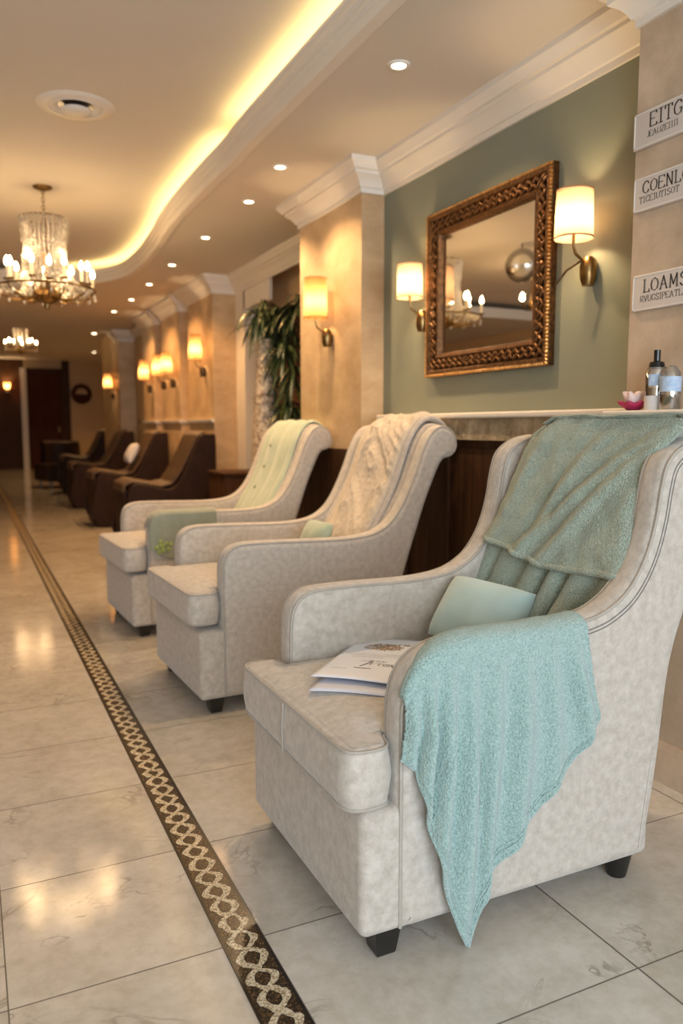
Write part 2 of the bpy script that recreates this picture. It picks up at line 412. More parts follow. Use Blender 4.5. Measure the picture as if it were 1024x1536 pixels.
# mosaic border strip set into the floor
b_ = MB().box(-.0475, .0475, -3, 22.8, -.01, .0015).build('trim_1', M_mosaic, smooth=False, loc=(.507, 0, 0)); struct(b_)
struct(MB().box(-3.3, 2.6, -3.3, 12.6, ZT, ZT+.1).build('ceiling', M_ceil, smooth=False))
struct(MB().box(-3.3, 4.2, 12.6, 23.2, ZB, ZB+.1).box(-3.3, 4.2, 12.55, 12.62, ZT, ZB+.1).build('ceiling', M_ceil, smooth=False))
EDGE = [(1.34, -3.2), (1.34, -1.9), (1.34, -.6), (1.34, .6), (1.34, 1.7), (1.34, 2.6), (1.34, 3.3), (1.34, 3.85), (1.352, 4.25), (1.347, 4.65), (1.35, 5.2), (1.37, 5.8), (1.42, 6.4), (1.45, 7.1), (1.42, 7.7), (1.28, 8.1), (1.05, 8.35), (.7, 8.5), (.2, 8.55), (-1, 8.55), (-3.2, 8.55)]
def edge_pts(): return catmull(EDGE, 6)
E_ = edge_pts()
def sof():
    from mathutils.geometry import tessellate_polygon
    poly = [(x, y) for x, y in E_] + [(-3.2, 12.5), (2.6, 12.5), (2.6, -3.2)]
    tri = tessellate_polygon([[Vector((x, y, 0)) for x, y in poly]])
    n = len(poly); mb = MB()
    V = [(x, y, ZS) for x, y in poly]+[(x, y, ZS+.03) for x, y in poly]
    mb.add(V, [tuple(t) for t in tri]+[tuple(i+n for i in t) for t in tri]+[(i, (i+1) % n, n+(i+1) % n, n+i) for i in range(n)])
    mb.box(-3.2, 2.6, 12.45, 12.5, ZS+.03, ZS+.11)
    return mb
struct(sof().build('ceiling', M_ceil, smooth=False))
def offset_line(P, d):
    out = []
    for i, p in enumerate(P):
        a = Vector(P[max(i-1, 0)]); b = Vector(p); c = Vector(P[min(i+1, len(P)-1)])
        e1 = (b-a) if (b-a).length > 1e-9 else (c-b); e2 = (c-b) if (c-b).length > 1e-9 else (b-a)
        e1.normalize(); e2.normalize()
        n1 = Vector((-e1.y, e1.x)); n2 = Vector((-e2.y, e2.x)); m = (n1+n2)
        m = m.normalized() if m.length > 1e-6 else n1
        q = b+m*(d/max(.3, m.dot(n1))); out.append((q.x, q.y))
    return out
def sweep(mb, path, prof, closeprof=True):
    V = []; F = []; n = len(prof)
    for d, z in prof: pass
    lines = [offset_line(path, d) for d, z in prof]
    for i in range(len(path)):
        for k, (d, z) in enumerate(prof): V.append((lines[k][i][0], lines[k][i][1], z))
    for i in range(len(path)-1):
        for k in range(n if closeprof else n-1):
            k2 = (k+1) % n; F.append((i*n+k, i*n+k2, (i+1)*n+k2, (i+1)*n+k))
    if closeprof: F.append(tuple(range(n))); F.append(tuple((len(path)-1)*n+k for k in reversed(range(n))))
    return mb.add(V, F)
lip = [(-.05, ZS+.005), (-.05, ZS-.008), (.0, ZS-.008), (.006, ZS+.012), (.006, ZS+.03), (.02, ZS+.036), (.02, ZS+.06), (.034, ZS+.066), (.034, ZS+.09), (.044, ZS+.096), (.044, ZS+.108), (.026, ZS+.108), (.012, ZS+.03)]
struct(sweep(MB(), E_, lip).build('trim_2', M_crown, auto=25))
# LED strips on top of the soffit, just behind the lip
def led(p0, p1, name='led_strip', label='', w=.03):
    P = [p for p in E_[p0:p1]]
    pr = [(-.03, ZS+.03), (-.03, ZS+.098), (-.03-w, ZS+.098), (-.03-w, ZS+.03)]
    o = sweep(MB(), P, pr).build(name, M_led, auto=30)
    return tag(o, label, 'cove light', 'warm cove light strips behind the ceiling lip')
i1 = min(range(len(E_)), key=lambda i: abs(E_[i][1]-4.15)); i2 = min(range(len(E_)), key=lambda i: abs(E_[i][1]-4.3)); i3 = min(range(len(E_)), key=lambda i: abs(E_[i][0]-1.0)+(E_[i][1] < 6)*9)
led(0, i1+1, label='near straight warm light strip glowing above the ceiling edge')
led(i2, i3+1, label='far warm light strip following the ceiling curve towards the crystal chandelier')
tag(MB().box(-3, 2.3, 12.455, 12.49, ZS+.11, ZS+.125).build('led_strip', M_led, smooth=False), 'distant warm light strip along the straight rear edge of the lowered ceiling', 'cove light', 'warm cove light strips behind the ceiling lip')

# right wall profile path (plan view), room on the -x side
WALL = [(2.0, -3.2), (2.0, 1.985), (2.14, 1.985), (2.14, 3.95), (2.0, 3.95), (2.0, 4.83), (2.4, 4.83), (2.4, 7.43), (2.17, 7.43), (2.17, 8.36), (2.33, 8.36), (2.33, 8.74), (2.17, 8.74), (2.17, 9.63), (2.33, 9.63), (2.33, 10.0), (2.17, 10.0), (2.17, 10.73), (2.36, 10.73), (2.36, 12.15), (2.1, 12.15), (2.1, 12.5)]
crown = [(0, 2.415), (.012, 2.415), (.012, 2.44), (.022, 2.443), (.03, 2.46), (.045, 2.478), (.065, 2.492), (.075, 2.497), (.075, 2.512), (.09, 2.516), (.098, 2.53), (.112, 2.543), (.118, 2.548), (.118, 2.575), (0, 2.575)]
struct(sweep(MB(), WALL, crown).build('trim_3', M_crown, auto=22))
# walls
struct(MB().box(2.14, 2.6, 1.9, 4.0, 0, 2.6).build('wall_right', M_wall, smooth=False))
struct(MB().box(2.0, 2.6, -3.2, 1.985, 0, 2.6).build('wall_right', M_trav2, smooth=False))
def stone_column(x0, y0, y1):
    mb = MB().box(x0, 2.6, y0, y1, 0, 2.6); return struct(mb.build('wall_right', M_trav, smooth=False))
stone_column(2.0, 3.95, 4.83); stone_column(2.17, 7.43, 8.36); stone_column(2.17, 8.74, 9.63); stone_column(2.17, 10.0, 10.73); stone_column(2.1, 12.15, 13.7)
struct(MB().box(2.33, 2.6, 8.36, 12.15, 0, 2.6).build('wall_right', M_beige, smooth=False))
# alcove behind the plant: plaster header, jamb and an opening, its darkness added as a panel below
struct(MB().box(2.4, 2.6, 4.83, 5.0, 0, 2.6).box(2.4, 2.6, 7.17, 7.43, 0, 2.6).box(2.4, 2.43, 6.5, 7.2, 2.24, 2.6).build('wall_right', M_crown, smooth=False))
struct(MB().box(2.62, 2.68, 4.8, 7.6, 0, 2.6).box(2.6, 3.0, 4.75, 4.83, 0, 2.6).box(2.6, 3.0, 7.43, 7.5, 0, 2.6).box(2.55, 3.0, 4.8, 7.5, 2.56, 2.6).build('wall_right', M_beige, smooth=False))
# ledge moulding on far pilasters
tr = MB()
sweep(tr, [(2.17, 7.43), (2.17, 8.36), (2.33, 8.36), (2.33, 8.74), (2.17, 8.74), (2.17, 9.63), (2.33, 9.63), (2.33, 10.0), (2.17, 10.0), (2.17, 10.73), (2.36, 10.73), (2.36, 12.15)], [(0, 1.19), (.02, 1.19), (.03, 1.21), (.03, 1.225), (0, 1.225)])
struct(tr.build('trim_4', M_crown))
struct(MB().box(2.60, 2.62, 4.83, 7.43, 0, 2.2).build('alcove_shade_panel', M_wood, smooth=False))  # dark sheet that puts the shade of the alcove opening into colour
# mantel ledge on the green wall: shelf, rough stone frieze, dark panelling
struct(MB().rbox(2.03, 2.15, 1.97, 3.83, 1.188, 1.213, .008).build('trim_5', M_crown))
struct(MB().box(2.055, 2.14, 1.985, 3.80, 1.09, 1.188).build('trim_6', M_rock, smooth=False))
pn = MB().box(2.09, 2.14, 1.99, 3.95, 0, 1.09)
for i in range(5):
    y = 2.02+i*.385
    pn.box(2.075, 2.092, y, y+.30, .12, 1.05)
struct(pn.build('trim_7', M_wood, smooth=False))
struct(MB().box(1.985, 2.0, 3.95, 4.83, 0, 1.02).box(1.985, 2.14, 3.935, 3.95, 0, 1.02).build('trim_8', M_wood, smooth=False))
def skirting(name, x, y0, y1, mat, h=.13):
    mb = MB(); pr = [(0, 0), (.022, 0), (.022, h-.025), (.014, h-.012), (.01, h), (0, h)]
    sweep(mb, [(x, y0), (x, y1)], pr); return struct(mb.build(name, mat))
skirting('baseboard_right', 2.0, -3.2, 1.985, M_trav2)
skirting('baseboard_right', 2.17, 7.43, 8.36, M_trav2)
# other walls
struct(MB().box(-3.3, -3.2, -3.3, 23.2, 0, 3.05).build('wall_left', M_beige, smooth=False))
struct(MB().box(4.1, 4.2, 13.7, 23.2, 0, 3.05).box(2.6, 4.2, 13.6, 13.7, 0, 3.05).build('wall_right', M_beige, smooth=False))
struct(MB().box(1.45-.0, 4.2, 23, 23.2, 0, 3.05).build('wall_back', M_beige, smooth=False))
struct(MB().box(-3.3, 1.45, 23, 23.2, 0, 3.05).box(2.42, 2.62, 22.95, 23.0, 0, 2.95).build('wall_back', M_wood, smooth=False))
# wall behind the camera with a wide window
struct(MB().box(-3.3, -2.3, -3.3, -3.2, 0, 3).box(1.7, 2.6, -3.3, -3.2, 0, 3).box(-2.3, 1.7, -3.3, -3.2, 0, .35).box(-2.3, 1.7, -3.3, -3.2, 2.4, 3).build('wall_front', M_beige, smooth=False))
wf = MB()
for x in (-2.3, -.98, .34, 1.66): wf.box(x, x+.05, -3.28, -3.22, .35, 2.4)
wf.box(-2.3, 1.7, -3.28, -3.22, .35, .4).box(-2.3, 1.7, -3.28, -3.22, 2.35, 2.4)
w_ = struct(wf.build('window_1', M_crown, smooth=False))
MB().box(-2.28, 1.68, -3.255, -3.25, .37, 2.38).build('pane', glass_mat('window_glass', (1,1,1), .9, .02), w_, smooth=False)
# far door
d_ = struct(MB().box(1.52, 2.38, 22.93, 22.99, 0, 2.62).build('door_1', M_browndoor, smooth=False))
MB().box(1.36, 1.5, 22.9, 23.0, 0, 2.72).build('door_jamb', M_crown, d_, smooth=False)
MB().box(2.38, 2.42, 22.9, 23.0, 0, 2.72).box(1.5, 2.42, 22.9, 23.0, 2.62, 2.72).build('door_frame', M_wood, d_, smooth=False)
MB().box(2.28, 2.31, 22.86, 22.93, 1.0, 1.15).build('door_handle', M_brass, d_, smooth=False)

# ------------------------------------------------------------------ lights helper
def point(loc, w, col=(1, .68, .36), r=.03):
    l = bpy.data.lights.new('lamp_light', 'POINT'); l.energy = w; l.color = col; l.shadow_soft_size = r
    o = bpy.data.objects.new('lamp_light', l); C.objects.link(o); o.location = loc; return o
def spot(loc, w, col=(1, .68, .38), ang=125, r=.03, blend=.6):
    l = bpy.data.lights.new('downlight_beam', 'SPOT'); l.energy = w; l.color = col if w < 80 else (1, .55, .22); l.shadow_soft_size = r
    l.spot_size = math.radians(ang); l.spot_blend = blend
    o = bpy.data.objects.new('downlight_beam', l); C.objects.link(o); o.location = loc; return o
def area(loc, rot, sx, sy, w, col):
    l = bpy.data.lights.new('daylight', 'AREA'); l.energy = w; l.color = col; l.shape = 'RECTANGLE'; l.size = sx; l.size_y = sy
    o = bpy.data.objects.new('daylight', l); C.objects.link(o); o.location = loc; o.rotation_euler = rot; return o

# ------------------------------------------------------------------ armchairs
PROF_ROLL_FRONT = [(.000,.064),(.000,.30),(.000,.55),(.004,.61),(.02,.652),(.05,.676),(.10,.687),(.20,.687),(.34,.683),(.50,.678),(.60,.680),(.68,.690),(.74,.712),(.79,.752),(.83,.805),(.87,.88),(.905,.96),(.935,1.04),(.965,1.10),(1.0,1.14),(1.035,1.156),(1.07,1.153),(1.10,1.135),(1.12,1.105),(1.128,1.07),(1.12,1.04),(1.098,1.018),(1.065,1.008)]
PROF_ROLL_BACK = [(1.04,.985),(1.0,.90),(.965,.82),(.915,.68),(.85,.488),(.80,.30),(.765,.068)]
PROF_WING_FRONT = [(.000,.062),(.000,.30),(.000,.54),(.005,.62),(.022,.66),(.05,.683),(.09,.693),(.20,.696),(.36,.694),(.45,.697),(.52,.706),(.57,.722),(.62,.753),(.66,.80),(.69,.86),(.71,.93),(.722,1.0),(.737,1.055),(.765,1.09),(.81,1.115),(.86,1.125),(.91,1.12),(.95,1.09),(.962,1.04)]
PROF_NEAR = [(.000,.062),(.000,.30),(.000,.52),(.004,.575),(.018,.62),(.045,.655),(.085,.677),(.14,.69),(.22,.695),(.36,.694),(.45,.697),(.52,.706),(.57,.722),(.62,.753),(.66,.80),(.69,.86),(.71,.93),(.722,1.0),(.737,1.055),(.765,1.09),(.81,1.115),(.86,1.125),(.91,1.12),(.95,1.09),(.962,1.04)]
PROF_WING_BACK = [(.95,.97),(.915,.86),(.865,.75),(.822,.66),(.785,.53),(.760,.30),(.722,.062)]
def make_chair(label, loc, rotz, wing, w=.71, cz=(.346, .486), seatx=-.12, basex=-.085, seatlift=.020, th=.085):
    t = thing('armchair', label, 'armchair', loc, rotz, 'pale velour armchairs in a row along the wall')
    front = PROF_WING_FRONT if wing else PROF_ROLL_FRONT
    back = PROF_WING_BACK if wing else PROF_ROLL_BACK
    fr = catmull(front, 5); bk = catmull([front[-1]]+back, 5)
    out = fr + bk[1:]
    frn = catmull(PROF_NEAR, 5) if wing else fr
    # origin: near front corner of the arm at y=0, chair extends to +y
    for k, (y0, y1) in enumerate(((0, th), (w-th, w))):
        frk = frn if k == 0 else fr
        mb = MB(); slab_y(mb, resample(frk + bk[1:], .014, 4), y0, y1, .028)
        o = mb.build('side_panel', M_fabric, t, auto=50)
        for yy in (y0+.0075, y1-.0075):
            q = inset2(frk + bk[1:], .0075)[:len(frk)]
            pts = [(p[0], yy, p[1]) for p in q]
            MB().tube(pts, .0045, 6).build('piping', M_piping, o)
        if wing and k == 0:
            q1 = [(p[0], y0-.0005, p[1]) for p in inset2(out, .028)[:len(fr)] if p[0] > .44 and p[1] < 1.12]
            q2 = [(p[0], y0-.0005, p[1]) for p in inset2(out, .037)[:len(fr)] if p[0] > .44 and p[1] < 1.12]
            MB().tube(q1, .0016, 5).build('double_stitching', M_stitch, o)
            MB().tube(q2, .0016, 5).build('double_stitching', M_stitch, o)
    # base
    MB().rbox(basex, .74, .008, w-.008, .060, .345, .022, 8, (.004, 0, 0)).build('base', M_fabric, t)
    # T-shaped seat cushion
    mb = MB()
    z0, z1 = cz
    pts = []
    o = MB()
    # one outline in plan, inset rings give rounded edges
    pl = [(seatx, .004), (-.006, .004), (-.006, th+.004), (.66, th+.004), (.66, w-th-.004), (-.006, w-th-.004), (-.006, w-.004), (seatx, w-.004)]
    dense = []
    for i in range(len(pl)):
        a, b = pl[i], pl[(i+1) % len(pl)]
        L = math.hypot(b[0]-a[0], b[1]-a[1]); n = max(2, int(L/.02))
        for k in range(n): dense.append((a[0]+(b[0]-a[0])*k/n, a[1]+(b[1]-a[1])*k/n))
    # round corners by smoothing
    for it in range(5):
        dense = [((dense[i-1][0]+2*dense[i][0]+dense[(i+1) % len(dense)][0])/4, (dense[i-1][1]+2*dense[i][1]+dense[(i+1) % len(dense)][1])/4) for i in range(len(dense))]
    def zc(x, y, top):
        fx = max(0, min(1, (x-seatx-.022)/.12)); fy = max(0, min(1, (min(y, w-y)-.026)/.16))
        g = max(0, min(1, (-.028-x)/.06)); g = g+(1-g)*max(0, min(1, (min(y, w-y)-th)/.07))
        s = (fx*(2-fx))*(fy*(2-fy))*(g*(2-g))
        return (seatlift*s) if top else 0
    V = []; F = []; n = len(dense)
    rr = .022; ringspec = []
    for a in range(5):
        an = a/4*PI/2; ringspec.append((rr*(1-math.cos(an)) if False else rr*(1-math.sin(an)), z0+rr*(1-math.cos(an))))
    side = [(-.004, z0+(z1-z0)*.35), (-.006, (z0+z1)/2), (-.004, z0+(z1-z0)*.65)]
    up = [(d, z1-(z-z0)) for d, z in reversed(ringspec)]
    rings = ringspec+side+up
    for d, z in rings:
        for p in inset2(dense, d): V.append((p[0], p[1], z))
    for k in range(len(rings)-1):
        for i in range(n):
            j = (i+1) % n; F.append((k*n+i, k*n+j, (k+1)*n+j, (k+1)*n+i))
    F.append(tuple(reversed(range(n)))); F.append(tuple((len(rings)-1)*n+i for i in range(n)))
    o.add(V, F)
    # top surface as fine grid (front block + inner block), lifted crown
    top = []
    def patch(x0, x1, y0, y1, nx, ny):
        def fn(a, b):
            x = x0+(x1-x0)*a; y = y0+(y1-y0)*b
            return (x, y, z1+zc(x, y, True)+.0004)
        o.grid(nx, ny, fn)
    patch(seatx+rr, -.028, rr+.004, w-rr-.004, 14, 40)
    patch(-.028, .0, th, w-th, 3, 30)
    patch(.0, .66, th-.01, w-th+.01, 30, 30)
    so = o.build('seat_cushion', M_fabric, t, auto=60)
    for zz in (z0+.008, z1-.006):
        q = inset2(dense, .003); pts = [(p[0], p[1], zz) for p in q]
        MB().tube(pts, .0035, 6, closed=True).build('piping', M_piping, so)
    if wing: MB().tube([(seatx-.005, .36, z0+.012), (seatx-.0065, .36, (z0+z1)/2), (seatx-.003, .36, z1-.008)], .0028, 6).build('centre_seam', M_piping, so)
    # back body between the side panels
    if wing:
        bo = [(.56,.36),(.60,.45),(.635,.55),(.67,.68),(.705,.80),(.745,.92),(.785,1.03),(.82,1.10),(.86,1.14),(.90,1.145),(.94,1.12),(.955,1.06),(.94,.96),(.90,.85),(.85,.74),(.81,.66),(.775,.53),(.75,.30),(.72,.12),(.60,.12)]
    else:
        bo = [(.60,.36),(.66,.50),(.72,.62),(.78,.72),(.83,.80),(.875,.88),(.91,.96),(.94,1.04),(.965,1.10),(1.0,1.145),(1.035,1.165),(1.075,1.16),(1.108,1.138),(1.128,1.10),(1.133,1.065),(1.122,1.03),(1.095,1.012),(1.06,1.0),(1.03,.975),(.995,.90),(.955,.82),(.905,.68),(.84,.488),(.79,.30),(.75,.12),(.62,.12)]
    bo = resample(catmull(bo, 4, closed=True), .014, 1)
    mb = MB(); slab_y(mb, bo, th-.005, w-th+.005, .012)
    mb.build('backrest', M_fabric, t, auto=50)
    # tapered legs
    def leg(x, y, round_=False):
        m = MB(); k = 12 if round_ else 4
        h = .066
        m.lathe([(.0, 0), (.024, 0), (.026, .006), (.036, h*.85), (.038, h), (0, h)] if round_ else [(0, 0), (.030, 0), (.033, .004), (.045, h), (0, h)], (x, y, 0), k, PI/4, PI/4+2*PI)
        m.build('leg', M_black, t, auto=30)
    leg(basex+.07, .05); leg(basex+.07, w-.05); leg(.675, .05, True); leg(.675, w-.05, True)
    return t
C1X, C1Y = .79, 1.375
chair1 = make_chair('wing-backed pale armchair nearest the camera, with an aqua towel over its arm', (C1X, C1Y, 0), 0, True)
C2X, C2Y, C2R = .885, 2.955, math.radians(2.2)
chair2 = make_chair('rolled-back pale armchair in the middle of the row, carrying a ruffled cream throw', (C2X, C2Y, 0), C2R, False, cz=(.365, .500), seatx=-.135, basex=-.095)
C3X, C3Y, C3R = .862, 4.25, math.radians(2.5)
chair3 = make_chair('rolled-back pale armchair farthest in the row, carrying a pale green throw', (C3X, C3Y, 0), C3R, False, cz=(.365, .500), seatx=-.135, basex=-.095)

# ------------------------------------------------------------------ towels and throws
def solid(o, t=.008, off=0):
    m = o.modifiers.new('thickness', 'SOLIDIFY'); m.thickness = t; m.offset = off; return o
def nz(x, y, z=0): return noise.noise(Vector((x, y, z)))
armtop = catmull(PROF_NEAR, 5)
def arm_z(xl):
    best = .55
    for a, b in zip(armtop, armtop[1:]):
        if a[0] <= xl <= b[0] and b[0] > a[0]: best = a[1]+(b[1]-a[1])*(xl-a[0])/(b[0]-a[0]); break
    return best
BOT = [(0,.787,.462),(.09,.825,.43),(.11,.826,.40),(.20,.868,.235),(.27,.925,.05),(.30,.95,.005),(.335,.985,.09),(.40,1.01,.155),(.6,1.14,.272),(.8,1.254,.386),(.95,1.322,.466),(1.0,1.312,.50)]
def arm_towel(u, v):
    xt = .797+u*.487
    wob = .010*nz(u*6, 3.1)
    zt = arm_z(max(.0, xt-C1X))+.007
    if u < .16: zt = arm_z(max(.002, xt-C1X+.0))+.007
    ss = min(1, u/.30); ss = ss*ss*(3-2*ss)
    yin, yout = C1Y+.012+.078*ss+wob*ss, C1Y-.008
    xb, zb = interp(BOT, u)
    if v < .22:   # across the top, from inside edge to outside edge
        s = v/.22; a = s*PI
        y = (yin+yout)/2+(yin-yout)/2*math.cos(a)
        z = zt-.045*(1-math.sin(a)**.55)*(ss if a < PI/2 else 1)-(.012*(1-ss) if a < PI/2 else .012*(1-ss)*math.sin(a)) + .002*nz(u*20, v*20)
        x = xt
        return (x, y, z)
    s = (v-.22)/.78
    z0 = zt-.045
    sx = s*s*(3-2*s)*.5+s*.5
    x = xt+(xb-xt)*sx
    z = z0+(zb-z0)*s
    if u < .11: x = min(x, xt+(xb-xt)*sx)
    g = min(1, s*2.2); w1 = 0
    for c0, c1, wd, hh in ((.03,.045,.022,.014),(.115,.13,.024,.030),(.215,.20,.026,.034),(.33,.275,.03,.026),(.47,.36,.04,.022),(.62,.50,.045,.024),(.77,.68,.04,.016),(.90,.86,.04,.020)):
        c = c0+(c1-c0)*s; w1 += hh*math.exp(-((u-c)/wd)**2)*g*(1-.25*s)
    y = yout-.003-w1*1.5-.012*max(0, nz(u*7, s*2, 4))*g-.004*abs(nz(u*24, s*5, 9))*g
    y += .0014*nz(x*160, z*160)
    y = min(y, C1Y-.009)
    return (x, y, z)
at = MB().grid(190, 210, arm_towel).build('towel', M_aqua, auto=80)
solid(at, .009, 0)
tag(at, 'aqua terry towel draped over the arm of the nearest armchair, its corner hanging down', 'towel')
def row(fn, v, n=160, off=(0, -.004, 0)): return [tuple(a+b for a, b in zip(fn(i/n, v), off)) for i in range(n+1)]
MB().tube([tuple(arm_towel(i/150, 1.0)) for i in range(151)], .0065, 6).build('hem', M_aqua, at)
def off_row(v): return [(p[0], p[1]-.0055, p[2]) for p in [arm_towel(i/150, v) for i in range(14, 151)]]
for v in (.968, .95): MB().tube(off_row(v), .0022, 5).build('hem_ridge', M_aqua, at)

# sage towel over the back of chair 1
TOPL = [(0,.0,1.955),(.33,.0,1.99),(1,.0,2.03)]
def sage_upper(u, v):
    # v 0 = behind the top, 1 = hem
    if v < .22:
        s = v/.22; a = s*PI
        z = 1.145+.034*math.sin(a)-.10*(1-s)*(1-s)
        x = 1.585+.15*(1-s)-.0
        yl, yr = 1.90, 1.37
        if s > .5: x = 1.66-.085*((s-.5)*2)**1.0 if s > .5 else x
        x = 1.745-.165*s
        z = 1.135+.048*math.sin(min(1, s*1.15)*PI*.62)-.12*(1-s)**3
        y = yl+(yr-yl)*u
        z += -.02*math.exp(-((u)/.06)**2)*1
        z += .006*nz(u*5, s*2)
        return (x, y, z)
    s = (v-.22)/.78
    yl = interp([(0,1.90),(.10,1.945),(.3,1.962),(.6,1.975),(1,2.01)], s)[0]
    yr = interp([(0,1.37),(.12,1.40),(.25,1.44),(.6,1.455),(1,1.425)], s)[0]
    y = yl+(yr-yl)*u
    zb = .80-.028*u*2 if u < .5 else .772-.002*(u-.5)
    x0, z0 = 1.58, 1.175
    zz = z0-.015*math.exp(-(u/.08)**2)
    z = zz+(zb-zz)*s
    x = 1.352+.328*(z-.45)+ .022*(1-min(1, s*8))*0
    if s < .12: x += .006*(1-s/.12)
    # big diagonal folds
    dg = u*1.0+.55*(s-.5)
    f = -.020*math.exp(-((u-(.98-.72*s))/.055)**2)*min(1, s*2) - .016*math.exp(-((u-(1.08-.62*s))/.05)**2)*min(1, s*2.5) + .012*math.exp(-((u-(.90-.66*s))/.05)**2)*min(1, s*3)
    f += -.012*math.exp(-((u-.17+.10*s)/.07)**2)+.010*math.exp(-((u-.07+.02*s)/.03)**2)*(1-s)
    f += .010*nz(u*4+3, s*3)+.004*nz(u*12, s*9)
    f += -.014*min(1, s*1.2)
    f += -.016*math.exp(-((u-(.62-.30*s))/.05)**2)*min(1, s*2)+.010*math.exp(-((u-(.54-.28*s))/.04)**2)*min(1, s*2)
    edge = .018*(math.exp(-(u/.03)**2)+math.exp(-((1-u)/.03)**2))
    x += f+edge*.6+.0013*nz(y*160, z*160, 2)
    z += .006*math.sin(u*7+1)*s*s
    return (x, y, z)
st = thing('towel', 'sage green terry towel draped over the back of the nearest armchair', 'towel', (1.5, 1.7, 1.1))
def local(mb, L): mb.v = [(p[0]-L[0], p[1]-L[1], p[2]-L[2]) for p in mb.v]; return mb
L_ = (1.5, 1.7, 1.1)
o = solid(local(MB().grid(170, 190, sage_upper), L_).build('upper_fold', M_olive, st, auto=80), .010)
hm = local(MB().tube([(p[0]-.004, p[1], p[2]) for p in [sage_upper(i/120, 1) for i in range(121)]], .0095, 8), L_).build('hem', M_olive, o)
def sage_lower(u, v):
    yl = 1.985+(.075)*v; yr = 1.445+.10*v**1.5
    y = yl+(yr-yl)*u
    z = (.86-.02*u)+(.47-.84)*v
    x = 1.368+.328*(z-.45)
    ph = u*34+2.2*nz(u*3, .3)+1.0*v
    pl = math.sin(ph); amp = .005+.022*min(1, v*1.5)*(.35+.65*min(1, max(0, (u-.28)*4)))
    x += -amp*(abs(pl)**.7*(1 if pl > 0 else -1)) - .010
    y += .012*math.cos(ph)*min(1, v*2)*.6
    x += .0013*nz(y*160, z*160, 5)+.008*nz(u*5, v*3, 8)
    return (x, y, z)
solid(local(MB().grid(200, 110, sage_lower), L_).build('pleated_lower_fold', M_olive, st, auto=80), .009)

# cushion helper
def pillow(mb, a, b, t, seed=0, n=28):
    def side(sg):
        def fn(u, v):
            p, q = u*2-1, v*2-1
            k = max(0, 1-abs(p)**2.4)**.5*max(0, 1-abs(q)**2.4)**.5
            x = a*p*(1-.05*(1-q*q))*(1-.05*abs(q*p)**3); y = b*q*(1-.06*(1-p*p))*(1-.07*abs(q*p)**3)
            z = sg*t*k*(1+.12*nz(p*1.6+seed, q*1.6, sg))
            return (x, y, z)
        return fn
    mb.grid(n, n, side(1)); mb.grid(n, n, side(-1)); return mb
def place_pillow(name, mat, a, b, t, loc, X, Y, seed=0):
    X = Vector(X).normalized(); Y = Vector(Y); Y = (Y-X*Y.dot(X)).normalized(); Z = X.cross(Y)
    R = Matrix((X, Y, Z)).transposed().to_4x4()
    mb = pillow(MB(), a, b, t, seed)
    o = mb.build(name, mat, auto=80); o.matrix_world = Matrix.Translation(loc) @ R
    return o
pw = place_pillow('pillow', M_pillow, .148, .108, .066, (1.31, 1.825, .612), (.30, -.95, -.05), (.62, .05, .78), 2)
tag(pw, 'small aqua cushion leaning on the backrest of the nearest armchair', 'cushion')

# back surface curve of the rolled chairs (local x, z) for throws
BC = catmull([(.655,.50),(.70,.575),(.755,.665),(.81,.752),(.855,.835),(.892,.915),(.922,1.0),(.95,1.072),(.985,1.13),(1.02,1.163),(1.06,1.172),(1.10,1.155),(1.13,1.12),(1.143,1.07)], 8)
def bc(s):
    t = s*(len(BC)-1); i = min(int(t), len(BC)-2); f = t-i
    a, b = BC[i], BC[i+1]; x = a[0]+(b[0]-a[0])*f; z = a[1]+(b[1]-a[1])*f
    dx, dz = b[0]-a[0], b[1]-a[1]; L = math.hypot(dx, dz); return x, z, -dz/L, dx/L
def chair_M(x, y, r): return Matrix.Translation((x, y, 0)) @ Matrix.Rotation(r, 4, 'Z')
def ridged(x, y, z=0): return 1-abs(nz(x, y, z))*2.4
def throw_cream(u, v):
    x, z, nx, nzv = bc(.02+.90*v)
    y = .125+.46*u
    # crumpled diagonal ridges with thin creases
    q1 = (v*1.0-u*.4)*10
    r = .5+.5*ridged(q1, u*3.0+1.5*nz(u*2, v*3), 1)
    m = min(1, max(0, (.90-u)*8))*min(1, max(0, u*10))
    d = .012+.026*r*m+.004*ridged(u*26, v*30, 3)*m*(.35+.65*(1-v))
    if u < .16: d += .010*math.sin((u/.16)*PI)          # rolled smooth border (near side)
    d *= min(1, .35+min(u, 1-u)*14)
    return (x+nx*d, y, z+nzv*d)
th = MB().grid(170, 220, throw_cream).build('throw_blanket', M_cream, auto=80)
th.matrix_world = chair_M(C2X, C2Y, C2R); solid(th, .006, 0)
tag(th, 'crumpled cream throw lying over the back of the middle armchair', 'throw')
for yy, rr in ((.115, .011), (.145, .013)):
    pts = []
    for i in range(90):
        x, z, nx, nzv = bc(.03+.93*i/89); pts.append((x+nx*.018, yy, z+nzv*.018))
    MB().tube(pts, rr, 8).build('rolled_edge', M_fabric, th)
def throw_mint(u, v):
    x, z, nx, nzv = bc(.0+.95*v); y = .11+.50*u
    d = .016+.006*nz(u*5, v*5)+.004*math.cos(u*2*PI*3)
    d *= min(1, .3+min(u, 1-u)*12)
    return (x+nx*d, y, z+nzv*d)
tm = MB().grid(60, 90, throw_mint).build('throw_blanket', M_mint, auto=80)
tm.matrix_world = chair_M(C3X, C3Y, C3R); solid(tm, .006, 0)
tag(tm, 'pale green quilted throw over the back of the farthest armchair of the row', 'throw')
for uu in (.17, .5, .83):
    MB().tube([tuple(throw_mint(uu, i/80)) for i in range(81)], .0042, 5).build('seam', M_mintseam, tm)
for i in range(4):
    MB().ball(throw_mint(.66, .12+.13*i), .012, 8, 6).build('tuft_button', M_mintseam, tm)
